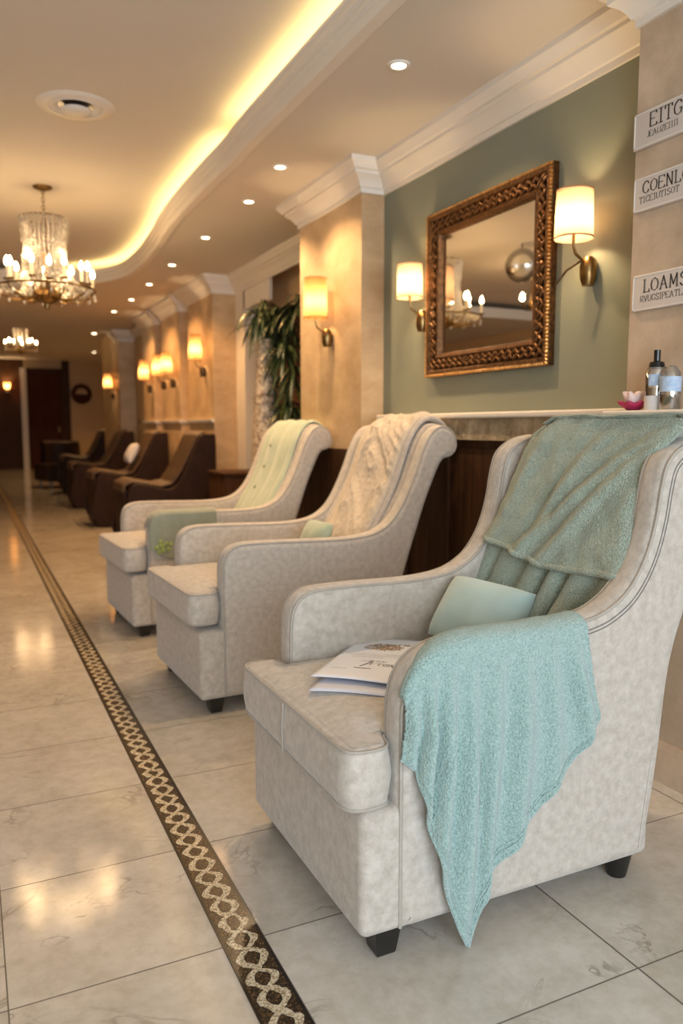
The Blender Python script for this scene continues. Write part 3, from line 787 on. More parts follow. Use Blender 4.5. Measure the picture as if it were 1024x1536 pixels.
# green cushion peeking on chair 2
M2 = chair_M(C2X, C2Y, C2R)
g2 = place_pillow('pillow', M_mint, .11, .10, .045, M2 @ Vector((.56, .33, .625)), (.1, -1, 0), (.45, 0, 1), 5)
tag(g2, 'mint green cushion on the seat of the middle armchair', 'cushion')
# cloth hanging over the near arm of chair 3
def c3cloth(u, v):
    xl = .003+.38*u
    zt = interp([(0,.60),(.03,.645),(.08,.672),(.18,.688),(1,.690)], u)[0]
    if v < .2:
        a = v/.2*PI; return (xl, .05+.052*math.cos(a), zt+.004-.014*(1-math.sin(a)))
    s = (v-.2)/.8
    zb = interp([(0,.50),(.2,.455),(.4,.43),(1,.46)], u)[0]
    return (xl, -.008-.006*s*(1+math.sin(u*14))-.003, zt-.012+(zb-zt)*s)
cl = MB().grid(50, 50, c3cloth).build('hand_towel', M_greygreen, auto=80); cl.matrix_world = chair_M(C3X, C3Y, C3R); solid(cl, .005, 0)
tag(cl, 'small grey-green towel with a lime motif over the arm of the farthest pale armchair', 'towel')
mo = MB()
for i in range(9):
    a = i*2.4; r = .012*math.sqrt(i)
    mo.ball((.07+r*math.cos(a)*1.4, -.028, .50+r*math.sin(a)), .013, 8, 5, (1, .35, 1))
mo.build('motif', M_lime, cl)

# ------------------------------------------------------------------ brochures on seat
def flat_poly(P, z0, z1): 
    n = len(P); V = [(x, y, z0) for x, y in P]+[(x, y, z1) for x, y in P]
    F = [tuple(reversed(range(n))), tuple(range(n, 2*n))]+[(i, (i+1) % n, n+(i+1) % n, n+i) for i in range(n)]
    return MB().add(V, F)
def bro(u, v, z, corners, lift=0):
    (ax, ay), (bx, by), (cx, cy), (dx, dy) = corners   # tl, tr, br, bl
    x = (ax*(1-u)+bx*u)*(1-v)+(dx*(1-u)+cx*u)*v; y = (ay*(1-u)+by*u)*(1-v)+(dy*(1-u)+cy*u)*v
    return (x, y, z+lift*math.sin(v*PI*.5)**2+.0035*math.sin(u*PI))
TL, TR, BR, BL = (1.045, 2.062), (1.20, 1.955), (.913, 1.627), (.756, 1.775)
ZP = .510
bt = thing('brochure', 'white printed brochure lying on top of another on the nearest armchair seat', 'brochure', (0,0,0), 0, 'brochures on the armchair seat')
cv = solid(MB().grid(20, 20, lambda u, v: bro(u, v, ZP+.004, (TL, TR, BR, BL), .008)).build('cover', M_paper, bt, auto=80), .0012)
# print: plate of food, text
def onpage(u, v, dz=.0012): return bro(u, v, ZP+.004+dz, (TL, TR, BR, BL), .008)
fm = MB()
for i in range(150):
    a = random.random()*2*PI; r = math.sqrt(random.random())
    u = .52+.27*r*math.cos(a); v = .25+.085*r*math.sin(a)
    p = Vector(onpage(u, v)); an = random.random()*PI; L = .007
    dx, dy = math.cos(an), math.sin(an)
    fm.add([(p.x-dx*L-dy*.0016, p.y-dy*L+dx*.0016, p.z), (p.x+dx*L-dy*.0016, p.y+dy*L+dx*.0016, p.z+.0002), (p.x+dx*L+dy*.0016, p.y+dy*L-dx*.0016, p.z+.0002), (p.x-dx*L+dy*.0016, p.y-dy*L-dx*.0016, p.z)], [(0,1,2,3)])
for i in range(26):
    u = .68+.22*random.random(); v = .15+.03*random.random()
    p = Vector(onpage(u, v)); fm.add([(p.x-.005, p.y, p.z), (p.x, p.y-.0015, p.z), (p.x+.005, p.y, p.z), (p.x, p.y+.0015, p.z)], [(0,1,2,3)])
fm.build('printed_picture', M_food, bt, smooth=False)

# stroke lettering: each glyph is polylines on a 1x1.4 cell; T = thick
GL = {
 'E': [[(0,0),(0,1.4)],[(0,1.4),(.8,1.4),(.8,1.2)],[(0,.72),(.6,.72)],[(0,0),(.85,0),(.85,.22)]],
 'I': [[(.25,0),(.25,1.4)],[(0,0),(.5,0)],[(0,1.4),(.5,1.4)]],
 'T': [[(.45,0),(.45,1.4)],[(0,1.15),(0,1.4),(.9,1.4),(.9,1.15)],[(.25,0),(.65,0)]],
 'G': [[(.9,1.1),(.75,1.35),(.45,1.4),(.1,1.1),(0,.7),(.1,.25),(.45,0),(.85,.15),(.9,.6),(.6,.6)]],
 'C': [[(.9,1.1),(.75,1.35),(.45,1.4),(.1,1.1),(0,.7),(.1,.25),(.45,0),(.8,.1),(.92,.35)]],
 'O': [[(.5,1.4),(.12,1.15),(0,.7),(.12,.22),(.5,0),(.88,.22),(1,.7),(.88,1.15),(.5,1.4)]],
 'N': [[(.1,0),(.1,1.4)],[(.1,1.4),(.85,0)],[(.85,0),(.85,1.4)],[(-.05,0),(.25,0)],[(.7,1.4),(1,1.4)]],
 'L': [[(.1,0),(.1,1.4)],[(-.08,1.4),(.28,1.4)],[(-.08,0),(.8,0),(.8,.25)]],
 'A': [[(.05,0),(.48,1.4),(.95,0)],[(.2,.5),(.78,.5)],[(-.08,0),(.2,0)],[(.8,0),(1.08,0)]],
 'M': [[(.05,0),(.1,1.4),(.5,.3),(.95,1.4),(1,0)],[(-.08,0),(.18,0)],[(.86,0),(1.14,0)]],
 'S': [[(.8,1.15),(.6,1.38),(.3,1.4),(.05,1.15),(.15,.85),(.65,.6),(.82,.3),(.6,.03),(.25,0),(0,.25)]],
 'U': [[(.05,1.4),(.05,.4),(.2,.08),(.5,0),(.8,.08),(.92,.4),(.92,1.4)]],
 'R': [[(.05,0),(.05,1.4),(.55,1.4),(.8,1.15),(.75,.85),(.5,.7),(.05,.7)],[(.4,.7),(.85,0)]],
 'P': [[(.05,0),(.05,1.4),(.55,1.4),(.8,1.15),(.75,.85),(.5,.7),(.05,.7)]],
 'V': [[(0,1.4),(.45,0),(.9,1.4)]], 'J': [[(.6,1.4),(.6,.3),(.4,0),(.1,.1)]], 'Z': [[(.05,1.4),(.85,1.4),(.05,0),(.85,0)]],
 'F': [[(.05,0),(.05,1.4),(.8,1.4)],[(.05,.75),(.6,.75)]], '7': [[(0,1.4),(.85,1.4),(.3,0)]], '#': [[(.2,0),(.4,1.4)],[(.6,0),(.8,1.4)],[(0,.45),(.95,.45)],[(.05,.95),(1,.95)]],
 '.': [[(.1,0),(.22,.1)]], ' ': []}
def text(mb, s, size, P, bold=.13, adv=1.18):
    """P(u,v) maps text plane metres to world"""
    x = 0
    for ch in s:
        for st_ in GL[ch]:
            for a, b in zip(st_, st_[1:]):
                ax, ay = (x+a[0])*size, a[1]*size; bx, by = (x+b[0])*size, b[1]*size
                dx, dy = bx-ax, by-ay; L = math.hypot(dx, dy) or 1; dx /= L; dy /= L
                wd = size*bold*(1.0 if abs(dy) > .6 else .5)/2
                ax -= dx*wd*.6; ay -= dy*wd*.6; bx += dx*wd*.6; by += dy*wd*.6
                mb.add([P(ax-dy*wd, ay+dx*wd), P(ax+dy*wd, ay-dx*wd), P(bx+dy*wd, by-dx*wd), P(bx-dy*wd, by+dx*wd)], [(0,1,2,3)])
        w = max([p[0] for st_ in GL[ch] for p in st_] or [.5]); x += (w+.28)*adv/1.18
    return x*size
Wp = math.hypot(TR[0]-TL[0], TR[1]-TL[1]); Hp = math.hypot(BL[0]-TL[0], BL[1]-TL[1])
def pageP(u0, v0): return lambda a, b: onpage(u0+a/Wp, v0-b/Hp, .0014)
def printed(t_, size, u_, v_, bold):
    m = MB(); text(m, t_, size, pageP(u_, v_), bold); m.build('printed_text', M_ink, bt, smooth=False)
for a_ in (('7', .036, .40, .74, .09), ('ZUSV', .010, .50, .625, .14), ('FTOV', .014, .56, .70, .16), ('CL#7', .012, .76, .69, .15), ('IVO', .006, .90, .74, .15), ('SONOS', .006, .14, .82, .1)): printed(*a_)
MB().add([onpage(.40, .78, .0014), onpage(.40, .772, .0014), onpage(.62, .772, .0014), onpage(.62, .78, .0014)], [(0,1,2,3)]).build('printed_rule', M_ink, bt, smooth=False)
for r_ in range(3): printed(''.join(random.choice('ENOLASCTIRUM') for _ in range(34-r_*9)), .0042, .10+.06*r_, .44+.042*r_, .12)
TL2, TR2, BR2, BL2 = (1.02, 2.01), (1.17, 1.92), (.877, 1.590), (.722, 1.712)
b2 = MB().grid(16, 16, lambda u, v: bro(u, v, ZP-.001, (TL2, TR2, BR2, BL2), 0)).build('brochure', M_paper2, auto=80); solid(b2, .0014)
tag(b2, 'plain pale sheet sticking out beneath the printed brochure on the nearest armchair', 'brochure', 'brochures on the armchair seat')

# ------------------------------------------------------------------ wall signs
def sign(label, y0, z0, z1, big, small, ybig, bs, ss):
    t = thing('wall_sign', label, 'sign', (1.999, y0, z0), 0, 'white name signs on the stone pillar')
    L = .62
    MB().rbox(-.012, 0, -L, 0, 0, z1-z0, .003, 3).build('panel', M_white, t)
    fr = MB(); h = z1-z0; f = .006
    fr.box(-.0135, -.011, -L+.004, -.004, .003, .003+f*.6).box(-.0135, -.011, -L+.004, -.004, h-.003-f*.6, h-.003).box(-.0135, -.011, -.004-f*.6, -.004, .003, h-.003)
    fr.build('border', M_crown, t, smooth=False)
    def P(yo, zo): return lambda a, b: (-.0132, yo-a, zo+b)
    tb = MB(); text(tb, big, bs, P(ybig-y0, h*.50), .17); tb.build('sign_text', M_ink, t, smooth=False)
    tb = MB(); text(tb, small, ss, P(ybig-y0+.012, h*.24), .16); tb.build('sign_subtitle', M_ink, t, smooth=False)
    return t
sign('topmost white sign on the stone pillar, reading EITGN', 1.985, 2.033, 2.145, 'EITGN', 'JEAUZEIIII', 1.915, .030, .0125)
sign('middle white sign on the stone pillar, reading COENLO', 1.975, 1.836, 1.943, 'COENLO', 'TICEIUTISOT', 1.935, .026, .0135)
sign('lowest white sign on the stone pillar, reading LOAMSE', 1.965, 1.522, 1.637, 'LOAMSE', 'RVUGSIPEATLA', 1.915, .028, .0135)

# ------------------------------------------------------------------ mirror
mt = thing('wall_mirror', 'large rectangular mirror in an ornate antique gold frame on the green wall', 'mirror', (2.14, 2.975, 1.78))
y0, y1, z0, z1 = -.485, .485, -.385, .400
fr = MB(); rim_path = [(y0, z0), (y1, z0), (y1, z1), (y0, z1)]
prof = [(0, -.003), (0, -.030), (.012, -.042), (.028, -.040), (.04, -.028), (.06, -.024), (.08, -.030), (.092, -.038), (.104, -.034), (.112, -.020), (.115, -.008)]
V = []; F = []
cy, cz_ = 0, (z0+z1)/2
for (d, x) in prof:
    for (sy, sz) in ((-1, -1), (1, -1), (1, 1), (-1, 1)):
        V.append((x, sy*(.462-d), cz_+sz*((z1-z0)/2-d)))
for k in range(len(prof)-1):
    for i in range(4): F.append((k*4+i, k*4+(i+1) % 4, (k+1)*4+(i+1) % 4, (k+1)*4+i))
fr.add(V, F); frame = fr.build('frame', M_gold, mt, auto=15)
# carved leaf ornament around the frame
orn = MB()
def orn_line(a, b, n):
    for i in range(n):
        t = (i+.5)/n; y = a[0]+(b[0]-a[0])*t; z = a[1]+(b[1]-a[1])*t
        ang = math.atan2(b[1]-a[1], b[0]-a[0])+(.7 if i % 2 else -.7)
        M = Matrix.Translation((-.034, y, z)) @ Matrix.Rotation(ang, 4, 'X') @ Matrix.Diagonal((.55, 1.6, .55, 1))
        m = MB().ball((0,0,0), .015, 8, 5); m.xf(M); orn.add(m.v, m.f)
h_ = (z1-z0)/2
for d in (.050, .070):
    e = .462-d; g = h_-d
    orn_line((-e, cz_-g), (e, cz_-g), 34); orn_line((-e, cz_+g), (e, cz_+g), 34); orn_line((-e, cz_-g), (-e, cz_+g), 28); orn_line((e, cz_-g), (e, cz_+g), 28)
rope = MB()
for (a, b, n) in (((-.455, cz_-h_+.007), (.455, cz_-h_+.007), 60), ((-.455, cz_+h_-.007), (.455, cz_+h_-.007), 60), ((-.455, cz_-h_), (-.455, cz_+h_), 52), ((.455, cz_-h_), (.455, cz_+h_), 52)):
    for i in range(n):
        t = (i+.5)/n; rope.ball((-.036, a[0]+(b[0]-a[0])*t, a[1]+(b[1]-a[1])*t), .0095, 7, 5, (1, 1, .9))
orn.build('carved_leaves', M_gold, mt); rope.build('beaded_rim', M_gold_glint, mt)
MB().box(-.012, -.008, -.357, .357, cz_-h_+.105, cz_+h_-.105).build('mirror_glass', M_mirror, mt, smooth=False)

# ------------------------------------------------------------------ wall sconces
def sconce(label, x_wall, y, zb, zt, power, mat=None, tall=False, arm='simple', r=.07):
    t = thing('wall_sconce', label, 'wall lamp', (x_wall, y, 0), 0, 'shaded wall lamps')
    cx = -.105
    sh = MB(); rt = r*.93 if not tall else r*.7
    sh.lathe([(r, zb), (rt, zt)], (cx, 0, 0), 32); so = sh.build('lamp_shade', mat or M_shade, t)
    rg = MB(); rg.lathe([(r, zb), (r+.0015, zb), (r+.0015, zb+.006), (r, zb+.006)], (cx, 0, 0), 32); rg2 = MB().lathe([(rt, zt), (rt+.0015, zt), (rt+.0015, zt-.006), (rt, zt-.006)], (cx, 0, 0), 32)
    rg.build('shade_trim', mat or M_shade, so); rg2.build('shade_trim', mat or M_shade, so)
    zc = (zb*.6+zt*.4)
    MB().ball((cx, 0, zc), .022, 12, 8, (1, 1, 1.2)).build('bulb', M_sbulb, t)
    a = MB(); a.tube([(cx, 0, zc-.03), (cx, 0, zb-.02), (cx+.01, 0, zb-.05), (cx+.05, -.0, zb-.075), (-.03, 0, zb-.09)], .006, 8); a.build('arm', M_brass, t)
    p = MB(); p.lathe([(0, -.055), (.022, -.055), (.03, -.03), (.033, .01), (.028, .035), (.018, .048), (0, .05)], (-.03, 0, zb-.105), 20); p.build('wall_mount', M_bronze if tall else M_brass, t)
    if arm == 'lever':
        MB().tube([(-.06, .0, zb-.07), (-.085, .055, zb-.10), (-.10, .10, zb-.15)], .0045, 8).build('lever', M_bronze, t)
    return t
sconce('lit wall lamp with drum shade to the right of the framed mirror', 2.14, 2.305, 1.832, 2.005, 9, arm='lever')
sconce('lit wall lamp with drum shade to the left of the framed mirror', 2.14, 3.485, 1.79, 1.957, 8, r=.066)
sconce('lit wall lamp on the stone column beside the potted plant', 2.0, 4.345, 1.785, 2.02, 9, M_shade2, arm='simple')
far = [(2.17, 7.70, 1.80, 2.05, 'distant lamp with tall shade, nearest of those on the far pilasters'),
       (2.17, 8.95, 1.75, 1.99, 'distant lamp on the second far pilaster, nearer of its pair'),
       (2.17, 9.42, 1.75, 1.99, 'distant lamp on the second far pilaster, farther of its pair'),
       (2.17, 10.2, 1.74, 1.99, 'distant lamp on the third far pilaster'),
       (2.1, 12.6, 1.74, 1.96, 'most distant lamp on the pilasters, nearest to the end of the hall')]
for xw, y, a, b, lab in far:
    sconce(lab, xw, y, a, b, 9, M_shade2, tall=True)
# lamp on the dark end wall
t = thing('wall_lamp', 'small glowing lamp on the dark wooden end wall, left of the far door', 'wall lamp', (1.02, 22.98, 2.15))
MB().lathe([(.05, 0), (.09, .16)], (0, -.12, 0), 16).build('lamp_shade', M_shade2, t); MB().ball((0, -.12, .08), .06, 10, 8).build('bulb', M_bulb, t)
MB().box(-.04, .04, -.10, 0, -.08, .04).build('wall_mount', M_brass, t)
l = point((0,0,0), 60); l.parent = t; l.location = (0, -.14, .1)

# ------------------------------------------------------------------ downlights and vent
dls = [(1.606, 2.851), (1.621, 4.194), (1.681, 4.903), (1.693, 5.949), (1.701, 7.055), (1.718, 8.09), (1.735, 9.134), (1.714, 10.162)]
words = ['nearest to the camera', 'second nearest to the camera', 'third from the camera', 'fourth from the camera', 'fifth from the camera', 'sixth from the camera', 'seventh from the camera', 'eighth from the camera, last of the row']
def downlight(x, y, z, label, power, s=1):
    t = thing('ceiling_downlight', label, 'ceiling light', (x, y, z), 0, 'recessed ceiling downlights')
    MB().lathe([(.028*s, -.001), (.03*s, -.006), (.042*s, -.006), (.046*s, 0), (.028*s, 0)], (0,0,0), 24).build('trim_ring', M_crown, t)
    MB().lathe([(0, -.003), (.029*s, -.003)], (0,0,0), 20).build('lens', M_down, t)
    l = spot((0,0,0), power); l.parent = t; l.location = (0, 0, -.02)
    return t
for k_, ((x, y), w) in enumerate(zip(dls, words)): downlight(x, y, ZS, 'small recessed round ceiling light, '+w, 78 if k_ < 3 else 81)
downlight(2.315, 16.04, ZB, 'recessed light in the far high ceiling, nearer of the two', 160, 1.6)
downlight(2.87, 20.0, ZB, 'recessed light in the far high ceiling, farther of the two', 160, 1.6)
vt = thing('air_vent', 'round white ceiling air vent with a central disc', 'air vent', (.57, 4.30, ZT))
MB().lathe([(.125, -.001), (.135, -.010), (.185, -.004), (.19, 0), (.125, 0)], (0,0,0), 40).build('flange', M_crown, vt)
MB().lathe([(.085, 0), (.11, -.012), (.128, -.004)], (0,0,0), 40).build('inner_ring', M_crown, vt)
MB().lathe([(0, -.038), (.06, -.036), (.075, -.026), (.07, -.018), (0, -.018)], (0,0,0), 32).build('disc', M_crown, vt)
MB().lathe([(0, -.0008), (.126, -.0008)], (0,0,0), 32).build('dark_throat', M_dark, vt)

# ------------------------------------------------------------------ chandeliers
def chandelier(label, x, y, z, s=1.0, detail=True, power=30, nb=14):
    t = thing('chandelier', label, 'chandelier', (x, y, z), 0, 'crystal chandeliers')
    MB().lathe([(0, -.022*s), (.025*s, -.022*s), (.06*s, -.008*s), (.065*s, 0), (0, 0)], (0,0,0), 24).build('canopy', M_brass, t)
    ch = MB()
    for i in range(7):
        zc = -.03*s-i*.026*s; M = Matrix.Rotation((i % 2)*PI/2, 4, 'Z')
        m = MB().tube([(math.cos(a)*.009*s, 0, math.sin(a)*.017*s) for a in [k*PI/5 for k in range(10)]], .003*s, 5, closed=True); m.xf(Matrix.Translation((0,0,zc)) @ M); ch.add(m.v, m.f)
    ch.build('chain', M_brass, t)
    MB().lathe([(0, -.20*s), (.012*s, -.20*s), (.014*s, -.4*s), (.03*s, -.44*s), (.012*s, -.5*s), (.02*s, -.62*s), (.06*s, -.66*s), (.09*s, -.69*s), (.095*s, -.72*s), (.06*s, -.755*s), (.02*s, -.77*s), (.015*s, -.80*s), (0, -.81*s)], (0,0,0), 24).build('stem_and_bowl', M_brass, t)
    rings = MB()
    R = .32*s; zr = -.67*s
    rings.tube([(R*math.cos(a), R*math.sin(a), zr) for a in [k*PI/24 for k in range(48)]], .007*s, 6, closed=True)
    rings.tube([(.145*s*math.cos(a), .145*s*math.sin(a), -.205*s) for a in [k*PI/16 for k in range(32)]], .005*s, 6, closed=True)
    rings.tube([(.12*s*math.cos(a), .12*s*math.sin(a), -.36*s) for a in [k*PI/16 for k in range(32)]], .004*s, 6, closed=True)
    rings.build('frame_ring', M_brass, t)
    for k in range(nb):
        a = 2*PI*k/nb+.2; rr = R*(1.0 if k % 2 == 0 else .72); cz2 = zr+(0 if k % 2 == 0 else .03*s)
        c, sn = math.cos(a), math.sin(a)
        am = MB().tube([(c*q*rr, sn*q*rr, zr-.02*s+h*s) for q, h in ((.1, .0), (.35, -.05), (.65, -.055), (.9, -.02), (1, .02))], .0055*s, 6).build('arm', M_brass, t)
        MB().lathe([(0, 0), (.022*s, .004*s), (.026*s, .014*s), (0, .012*s)], (c*rr, sn*rr, cz2+.01*s), 12).build('drip_pan', M_brass, am)
        MB().lathe([(.0095*s, 0), (.0095*s, .085*s), (0, .087*s)], (c*rr, sn*rr, cz2+.018*s), 10).build('candle', M_candle, am)
        MB().lathe([(0, 0), (.010*s, .006*s), (.0145*s, .024*s), (.009*s, .045*s), (0, .062*s)], (c*rr, sn*rr, cz2+.105*s), 10).build('bulb', M_bulb, am)
    cr = MB(); rnd = random.Random(5)
    def bead(p, r):
        r *= 1.5
        x_, y_, z_ = p
        cr.add([(x_, y_, z_+r*1.3), (x_+r, y_, z_), (x_, y_+r, z_), (x_-r, y_, z_), (x_, y_-r, z_), (x_, y_, z_-r*1.3)], [(0,1,2),(0,2,3),(0,3,4),(0,4,1),(5,2,1),(5,3,2),(5,4,3),(5,1,4)])
    n1 = 30 if detail else 10
    for k in range(n1):
        a = 2*PI*k/n1
        for zt_, zb_, ra, rb in ((-.21, -.36, .15, .135), (-.37, -.62, .125, .15)):
            m = 9 if zt_ > -.3 else 13
            if not detail: m = 16
            for i in range(m):
                f = i/(m-1); r_ = ra+(rb-ra)*f+rnd.uniform(-.008, .008)
                bead((r_*s*math.cos(a), r_*s*math.sin(a), (zt_+(zb_-zt_)*f)*s), rnd.uniform(.006, .010)*s)
    if detail:
        for k in range(40):   # swags between upper rings and outer ring
            a = 2*PI*k/40
            for i in range(12):
                f = i/11; r_ = .14+(.30-.14)*f; zz = -.56-.12*f-.05*math.sin(f*PI)+rnd.uniform(-.012, .02)
                bead((r_*s*math.cos(a), r_*s*math.sin(a), zz*s), rnd.uniform(.005, .010)*s)
    cr.build('crystal_strands', M_crystal, t, smooth=False)
    for k in range(16):
        a = 2*PI*k/16
        m = MB().lathe([(0, .02*s), (.005*s, .008*s), (.009*s, -.012*s), (0, -.028*s)], (R*math.cos(a), R*math.sin(a), zr-.045*s), 6); m.build('crystal_drop', M_crystal, t, smooth=False)
    return t
chandelier('large crystal chandelier with candle bulbs hanging near the curved ceiling light', .535, 5.80, ZT, 1.0, True, 32)
chandelier('small distant brass chandelier hanging at the end of the hall', .86, 14.0, ZB, .78, False, 45, 10)
# hanging fittings seen only in the mirror
gp = thing('globe_pendant', 'clear glass globe pendant reflected in the upper right of the framed mirror', 'pendant lamp', (-.22, 5.72, ZT))
MB().tube([(0,0,0), (0,0,-.05)], .004, 6).build('cord', M_bronze, gp)
MB().ball((0,0,-.19), .145, 28, 18).build('globe', M_glass, gp)
ws = thing('candle_pendant', 'two-armed brass candle lamp reflected at the right edge of the mirror', 'pendant lamp', (-.80, 6.30, ZT))
MB().lathe([(0, 0), (.05, 0), (.045, -.02), (.008, -.03), (.008, -.36), (.025, -.39), (.03, -.42), (.012, -.46), (0, -.47)], (0,0,0), 16).build('stem', M_brass, ws)
for sg in (-1, 1):
    am = MB().tube([(0, 0, -.42), (0, sg*.05, -.46), (0, sg*.11, -.44), (0, sg*.14, -.37)], .007, 8).build('arm', M_brass, ws)
    MB().lathe([(0, 0), (.035, .012), (0, .012)], (0, sg*.14, -.37), 12).build('drip_pan', M_brass, am)
    MB().lathe([(0, 0), (.015, .006), (.022, .03), (.013, .065), (0, .085)], (0, sg*.14, -.355), 12).build('bulb', M_bulb, am)

# ------------------------------------------------------------------ shelf items
struct(MB().rbox(1.86, 2.0, 1.2, 1.95, 1.178, 1.2, .006).build('trim_9', M_crown))
lf = thing('lotus_candle_holder', 'pink and magenta lotus flower ornament on the ledge beside the bottles', 'ornament', (1.93, 1.885, 1.2))
def petal_mb(r, h, w, a, lean):
    def fn(u, v):
        p = u*2-1; wd = w*math.sin(min(1, v*1.05)*PI)**.6*(1-.2*v)
        rad = r*.35+lean*math.sin(v*1.3)-.012*(p*p)
        x = rad; y = p*wd; z = h*v
        return (x*math.cos(a)-y*math.sin(a), x*math.sin(a)+y*math.cos(a), z)
    return MB().grid(8, 10, fn)
for k in range(7): solid(petal_mb(.03, .028, .022, 2*PI*k/7, .036).build('outer_petal', M_magenta, lf, auto=80), .003)
for k in range(6): solid(petal_mb(.024, .055, .022, 2*PI*k/6+.4, .022).build('inner_petal', M_pink, lf, auto=80), .003)
MB().ball((0, 0, .026), .022, 12, 8).build('flower_heart', M_pink, lf)
for o_ in lf.children: o_.scale = (1.1, 1.1, 1.1)
bo = thing('spray_bottle', 'clear bottle with black spray cap and pale labels on the ledge', 'bottle', (1.935, 1.80, 1.2))
MB().lathe([(0, 0), (.030, 0), (.032, .004), (.032, .115), (.026, .132), (.012, .14), (.011, .145)], (0,0,0), 24).build('bottle_body', M_glass, bo)
MB().lathe([(0, .003), (.028, .003), (.028, .07), (0, .07)], (0,0,0), 20).build('liquid', M_dark, bo)
MB().lathe([(.0325, .0), (.0328, .045)], (0,0,0), 24, PI*.75, PI*1.6).build('label', M_labelwhite, bo)
MB().lathe([(.0325, .075), (.0328, .11)], (0,0,0), 24, PI*1.0, PI*1.55).build('label', M_labelblue, bo)
MB().lathe([(.018, .128), (.024, .135), (.021, .148), (.010, .152), (.010, .185), (0, .186)], (0,0,0), 20).build('spray_cap', M_blackpl, bo)
b3 = thing('lotion_bottle', 'shorter round-shouldered clear bottle with a blue label on the ledge', 'bottle', (1.93, 1.74, 1.2))
MB().lathe([(0, 0), (.029, 0), (.031, .004), (.031, .09), (.027, .115), (.015, .132), (0, .136)], (0,0,0), 24).build('bottle_body', M_glass, b3)
MB().lathe([(.0315, .055), (.0318, .1)], (0,0,0), 24, PI*.8, PI*1.7).build('label', M_labelblue, b3)
MB().lathe([(0, .003), (.027, .003), (.027, .045), (0, .045)], (0,0,0), 20).build('liquid', M_dark, b3)

# ------------------------------------------------------------------ plant in tall mottled vase
VX, VY = 2.12, 5.85
pl = thing('potted_plant', 'leafy dark green plant in a tall mottled vase beside the stone column', 'plant', (VX, VY, 0))
MB().lathe([(0, 0), (.12, 0), (.13, .03), (.125, .3), (.12, .7), (.10, 1.1), (.078, 1.5), (.062, 1.75), (.07, 1.82), (.058, 1.82), (.05, 1.7), (0, 1.65)], (0,0,0), 28).build('tall_vase', M_vase, pl)
rnd = random.Random(3)
def leaf(mb, base, dr, L, w, droop):
    d = Vector(dr).normalized(); side = d.cross(Vector((0,0,1)))
    if side.length < .1: side = Vector((1,0,0))
    side.normalize(); p = Vector(base); pts = []
    n = 9
    for i in range(n+1):
        f = i/n; wd = w*math.sin(PI*min(1, f*.94+.06))**.7
        pts.append((p.copy(), wd)); d = (d+Vector((0,0,-droop/n))).normalized(); p += d*(L/n); p.x = min(p.x, .42)
    V = []; F = []
    for q, wd in pts: V += [q-side*wd, q-Vector((0,0,wd*.35)), q+side*wd]
    for i in range(n):
        a = i*3; F += [(a, a+1, a+4, a+3), (a+1, a+2, a+5, a+4)]
    mb.add(V, F)
lv = MB(); lv2 = MB(); stm = MB()
heads = [(-.10, -.05, 1.98, 26, .34), (.04, .02, 2.06, 24, .34), (.18, -.10, 2.0, 30, .36), (.26, -.35, 2.05, 24, .34), (.30, .1, 1.9, 24, .34), (.12, -.25, 1.72, 34, .36), (.24, -.3, 1.55, 34, .36), (.2, -.2, 1.3, 34, .36), (.26, -.38, 1.15, 26, .32), (.18, -.15, 1.0, 20, .3)]
for hx, hy, hz, n, L in heads:
    hx *= .6
    n = int(n*1.7)
    stm.tube([(0, 0, 1.6), (hx*.4, hy*.4, 1.75 if hz > 1.7 else 1.5), (hx, hy, hz)], .010, 6)
    for i in range(n):
        a = rnd.uniform(0, 2*PI); e = rnd.uniform(-.5, .9)
        leaf(lv, (hx, hy, hz+rnd.uniform(-.06, .06)), (math.cos(a), math.sin(a), e), L*rnd.uniform(.6, 1.05), rnd.uniform(.008, .016), rnd.uniform(1.2, 2.6))
for i in range(16):
    a = rnd.uniform(PI*.8, PI*1.9); leaf(lv2, (.16, -.22, 1.45+rnd.uniform(-.25, .1)), (math.cos(a), math.sin(a), -.4), rnd.uniform(.2, .34), .018, 2)
lv.build('foliage', M_leaf, pl, auto=60); lv2.build('pale_leaves', M_leaf2, pl, auto=60); stm.build('stems', M_leaf, pl)
cb = thing('side_cabinet', 'low dark wooden cabinet behind the farthest pale armchair', 'cabinet', (2.18, 6.75, 0))
MB().rbox(-.19, .19, -.25, .25, .05, .73, .01, 4).build('body', M_wood, cb)
MB().rbox(-.21, .2, -.27, .27, .73, .755, .006, 4).build('top', M_wood, cb)
for sy in (-1, 1):
    dd = MB().rbox(-.2, -.188, sy*.125-.115, sy*.125+.115, .09, .70, .004, 2).build('door', M_wood, cb)
    MB().ball((-.21, sy*.03, .42), .012, 10, 8).build('knob', M_brass, dd)
for sx in (-1, 1):
    for sy in (-1, 1): MB().box(sx*.15-.02, sx*.15+.02, sy*.21-.02, sy*.21+.02, 0, .05).build('foot', M_wood, cb)

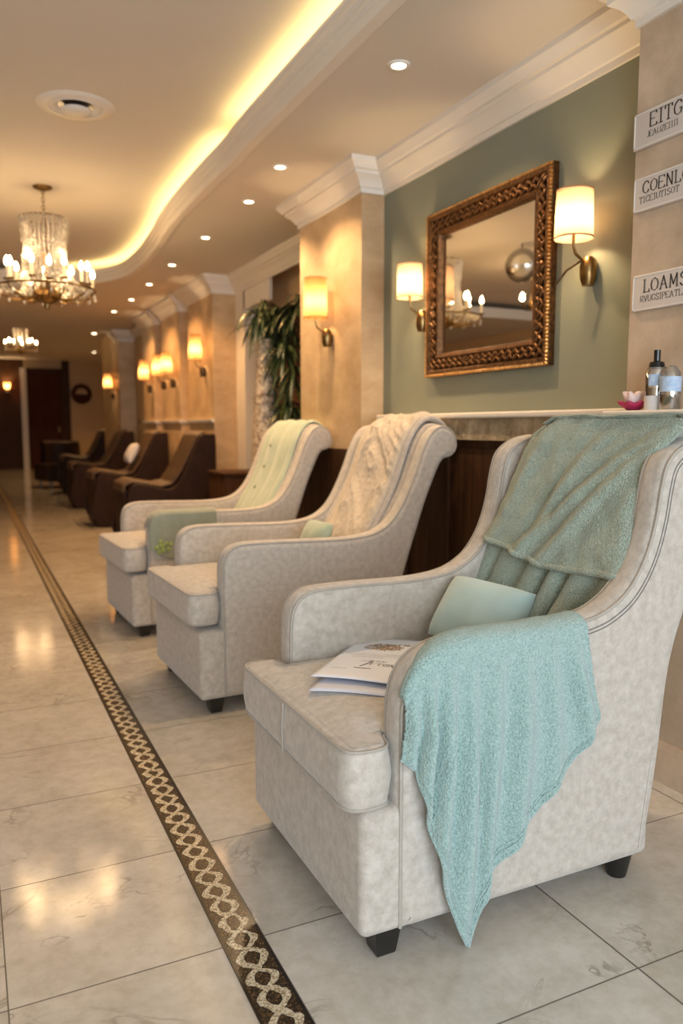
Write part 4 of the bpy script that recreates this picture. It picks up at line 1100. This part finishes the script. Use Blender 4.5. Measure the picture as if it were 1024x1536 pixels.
# ------------------------------------------------------------------ dark recliners
def recliner(label, x, y, w=.62, rotz=0):
    t = thing('recliner', label, 'recliner', (x, y, 0), rotz, 'dark brown loungers along the far wall')
    side = [(.0, .03), (-.0, .50), (.03, .60), (.08, .63), (.22, .60), (.36, .575), (.44, .60), (.52, .72), (.60, .90), (.66, 1.04), (.70, 1.075), (.80, 1.08), (.83, 1.05), (.83, .7), (.82, .4), (.80, .03)]
    sd = resample(catmull(side, 3, closed=True), .02, 1)
    mb = MB(); slab_y(mb, sd, 0, .10, .012); mb.build('side_panel', M_recl, t, auto=50)
    mb = MB(); slab_y(mb, sd, w-.10, w, .012); mb.build('side_panel', M_recl, t, auto=50)
    MB().rbox(-.03, .7, .10, w-.10, .03, .58, .02, 5).build('base', M_recl, t)
    def fn(u, v):
        P = interp([(0,-.04,.55),(.08,-.035,.615),(.16,.05,.65),(.40,.32,.60),(.48,.42,.625),(.6,.50,.74),(.8,.60,.93),(.92,.665,1.07),(1,.74,1.10)], v)
        rib = .022*abs(math.sin(u*PI*4))
        return (P[0]-rib*(.8 if v > .45 else .1), .06+(w-.12)*u, P[1]+rib*(.5 if v > .45 else 1))
    solid(MB().grid(64, 60, fn).build('ribbed_cushion', M_recl2, t, auto=70), .03, -1)
    return t
recliner('dark brown ribbed lounger nearest to the pale armchairs', 1.29, 7.22)
r2_ = recliner('dark brown ribbed lounger second from the pale armchairs', 1.30, 9.2)
recliner('dark brown ribbed lounger third from the pale armchairs', 1.33, 11.45)
recliner('dark lounger farthest along the right wall, near the end of the hall', 1.5, 14.3)
wp = place_pillow('pillow', M_linen, .16, .13, .06, (1.74, 9.42, .84), (0, 1, 0), (.5, 0, 1), 3)
tag(wp, 'white cushion on the second dark brown lounger', 'cushion')
# dark armchair near the end
ac = thing('club_chair', 'small black tub chair standing beside the farthest lounger', 'chair', (1.55, 15.9, 0), .3)
MB().rbox(-.35, .35, -.35, .35, .12, .45, .06, 5).build('seat', M_recl, ac)
MB().lathe([(.30, .1), (.40, .1), (.42, .5), (.40, .85), (.36, .88), (.32, .84), (.30, .45)], (0,0,0), 24, -PI*.65, PI*.65).build('curved_back', M_recl, ac)
for sx in (-1, 1):
    for sy in (-1, 1): MB().tube([(sx*.25, sy*.25, 0), (sx*.25, sy*.25, .14)], .02, 8).build('leg', M_black, ac)
pc = thing('wall_ornament', 'dark round ornament hanging on the beige end wall right of the door', 'wall ornament', (2.92, 22.98, 2.05))
MB().lathe([(0, 0), (.24, 0), (.27, .02), (.28, .05), (.24, .06), (.2, .04), (0, .04)], (0,0,0), 28).xf(Matrix.Rotation(PI/2, 4, 'X')).build('dark_disc', M_browndoor, pc)
MB().lathe([(0, .045), (.14, .06), (.16, .04)], (0,0,0), 28, 0, PI).xf(Matrix.Rotation(PI/2, 4, 'X')).build('pale_crescent', M_trav, pc)

# ------------------------------------------------------------------ daylight and world
area((-.3, -3.15, 1.4), (math.radians(90), 0, PI), 3.9, 2.0, 310, (.72, .86, 1.0)).rotation_euler = (math.radians(90), 0, 0)
w = bpy.data.worlds.new('world'); sc.world = w; w.use_nodes = True
bg = w.node_tree.nodes['Background']; bg.inputs[0].default_value = (.75, .87, 1, 1); bg.inputs[1].default_value = 0.3
# LED cove helper energy is carried by the strips themselves
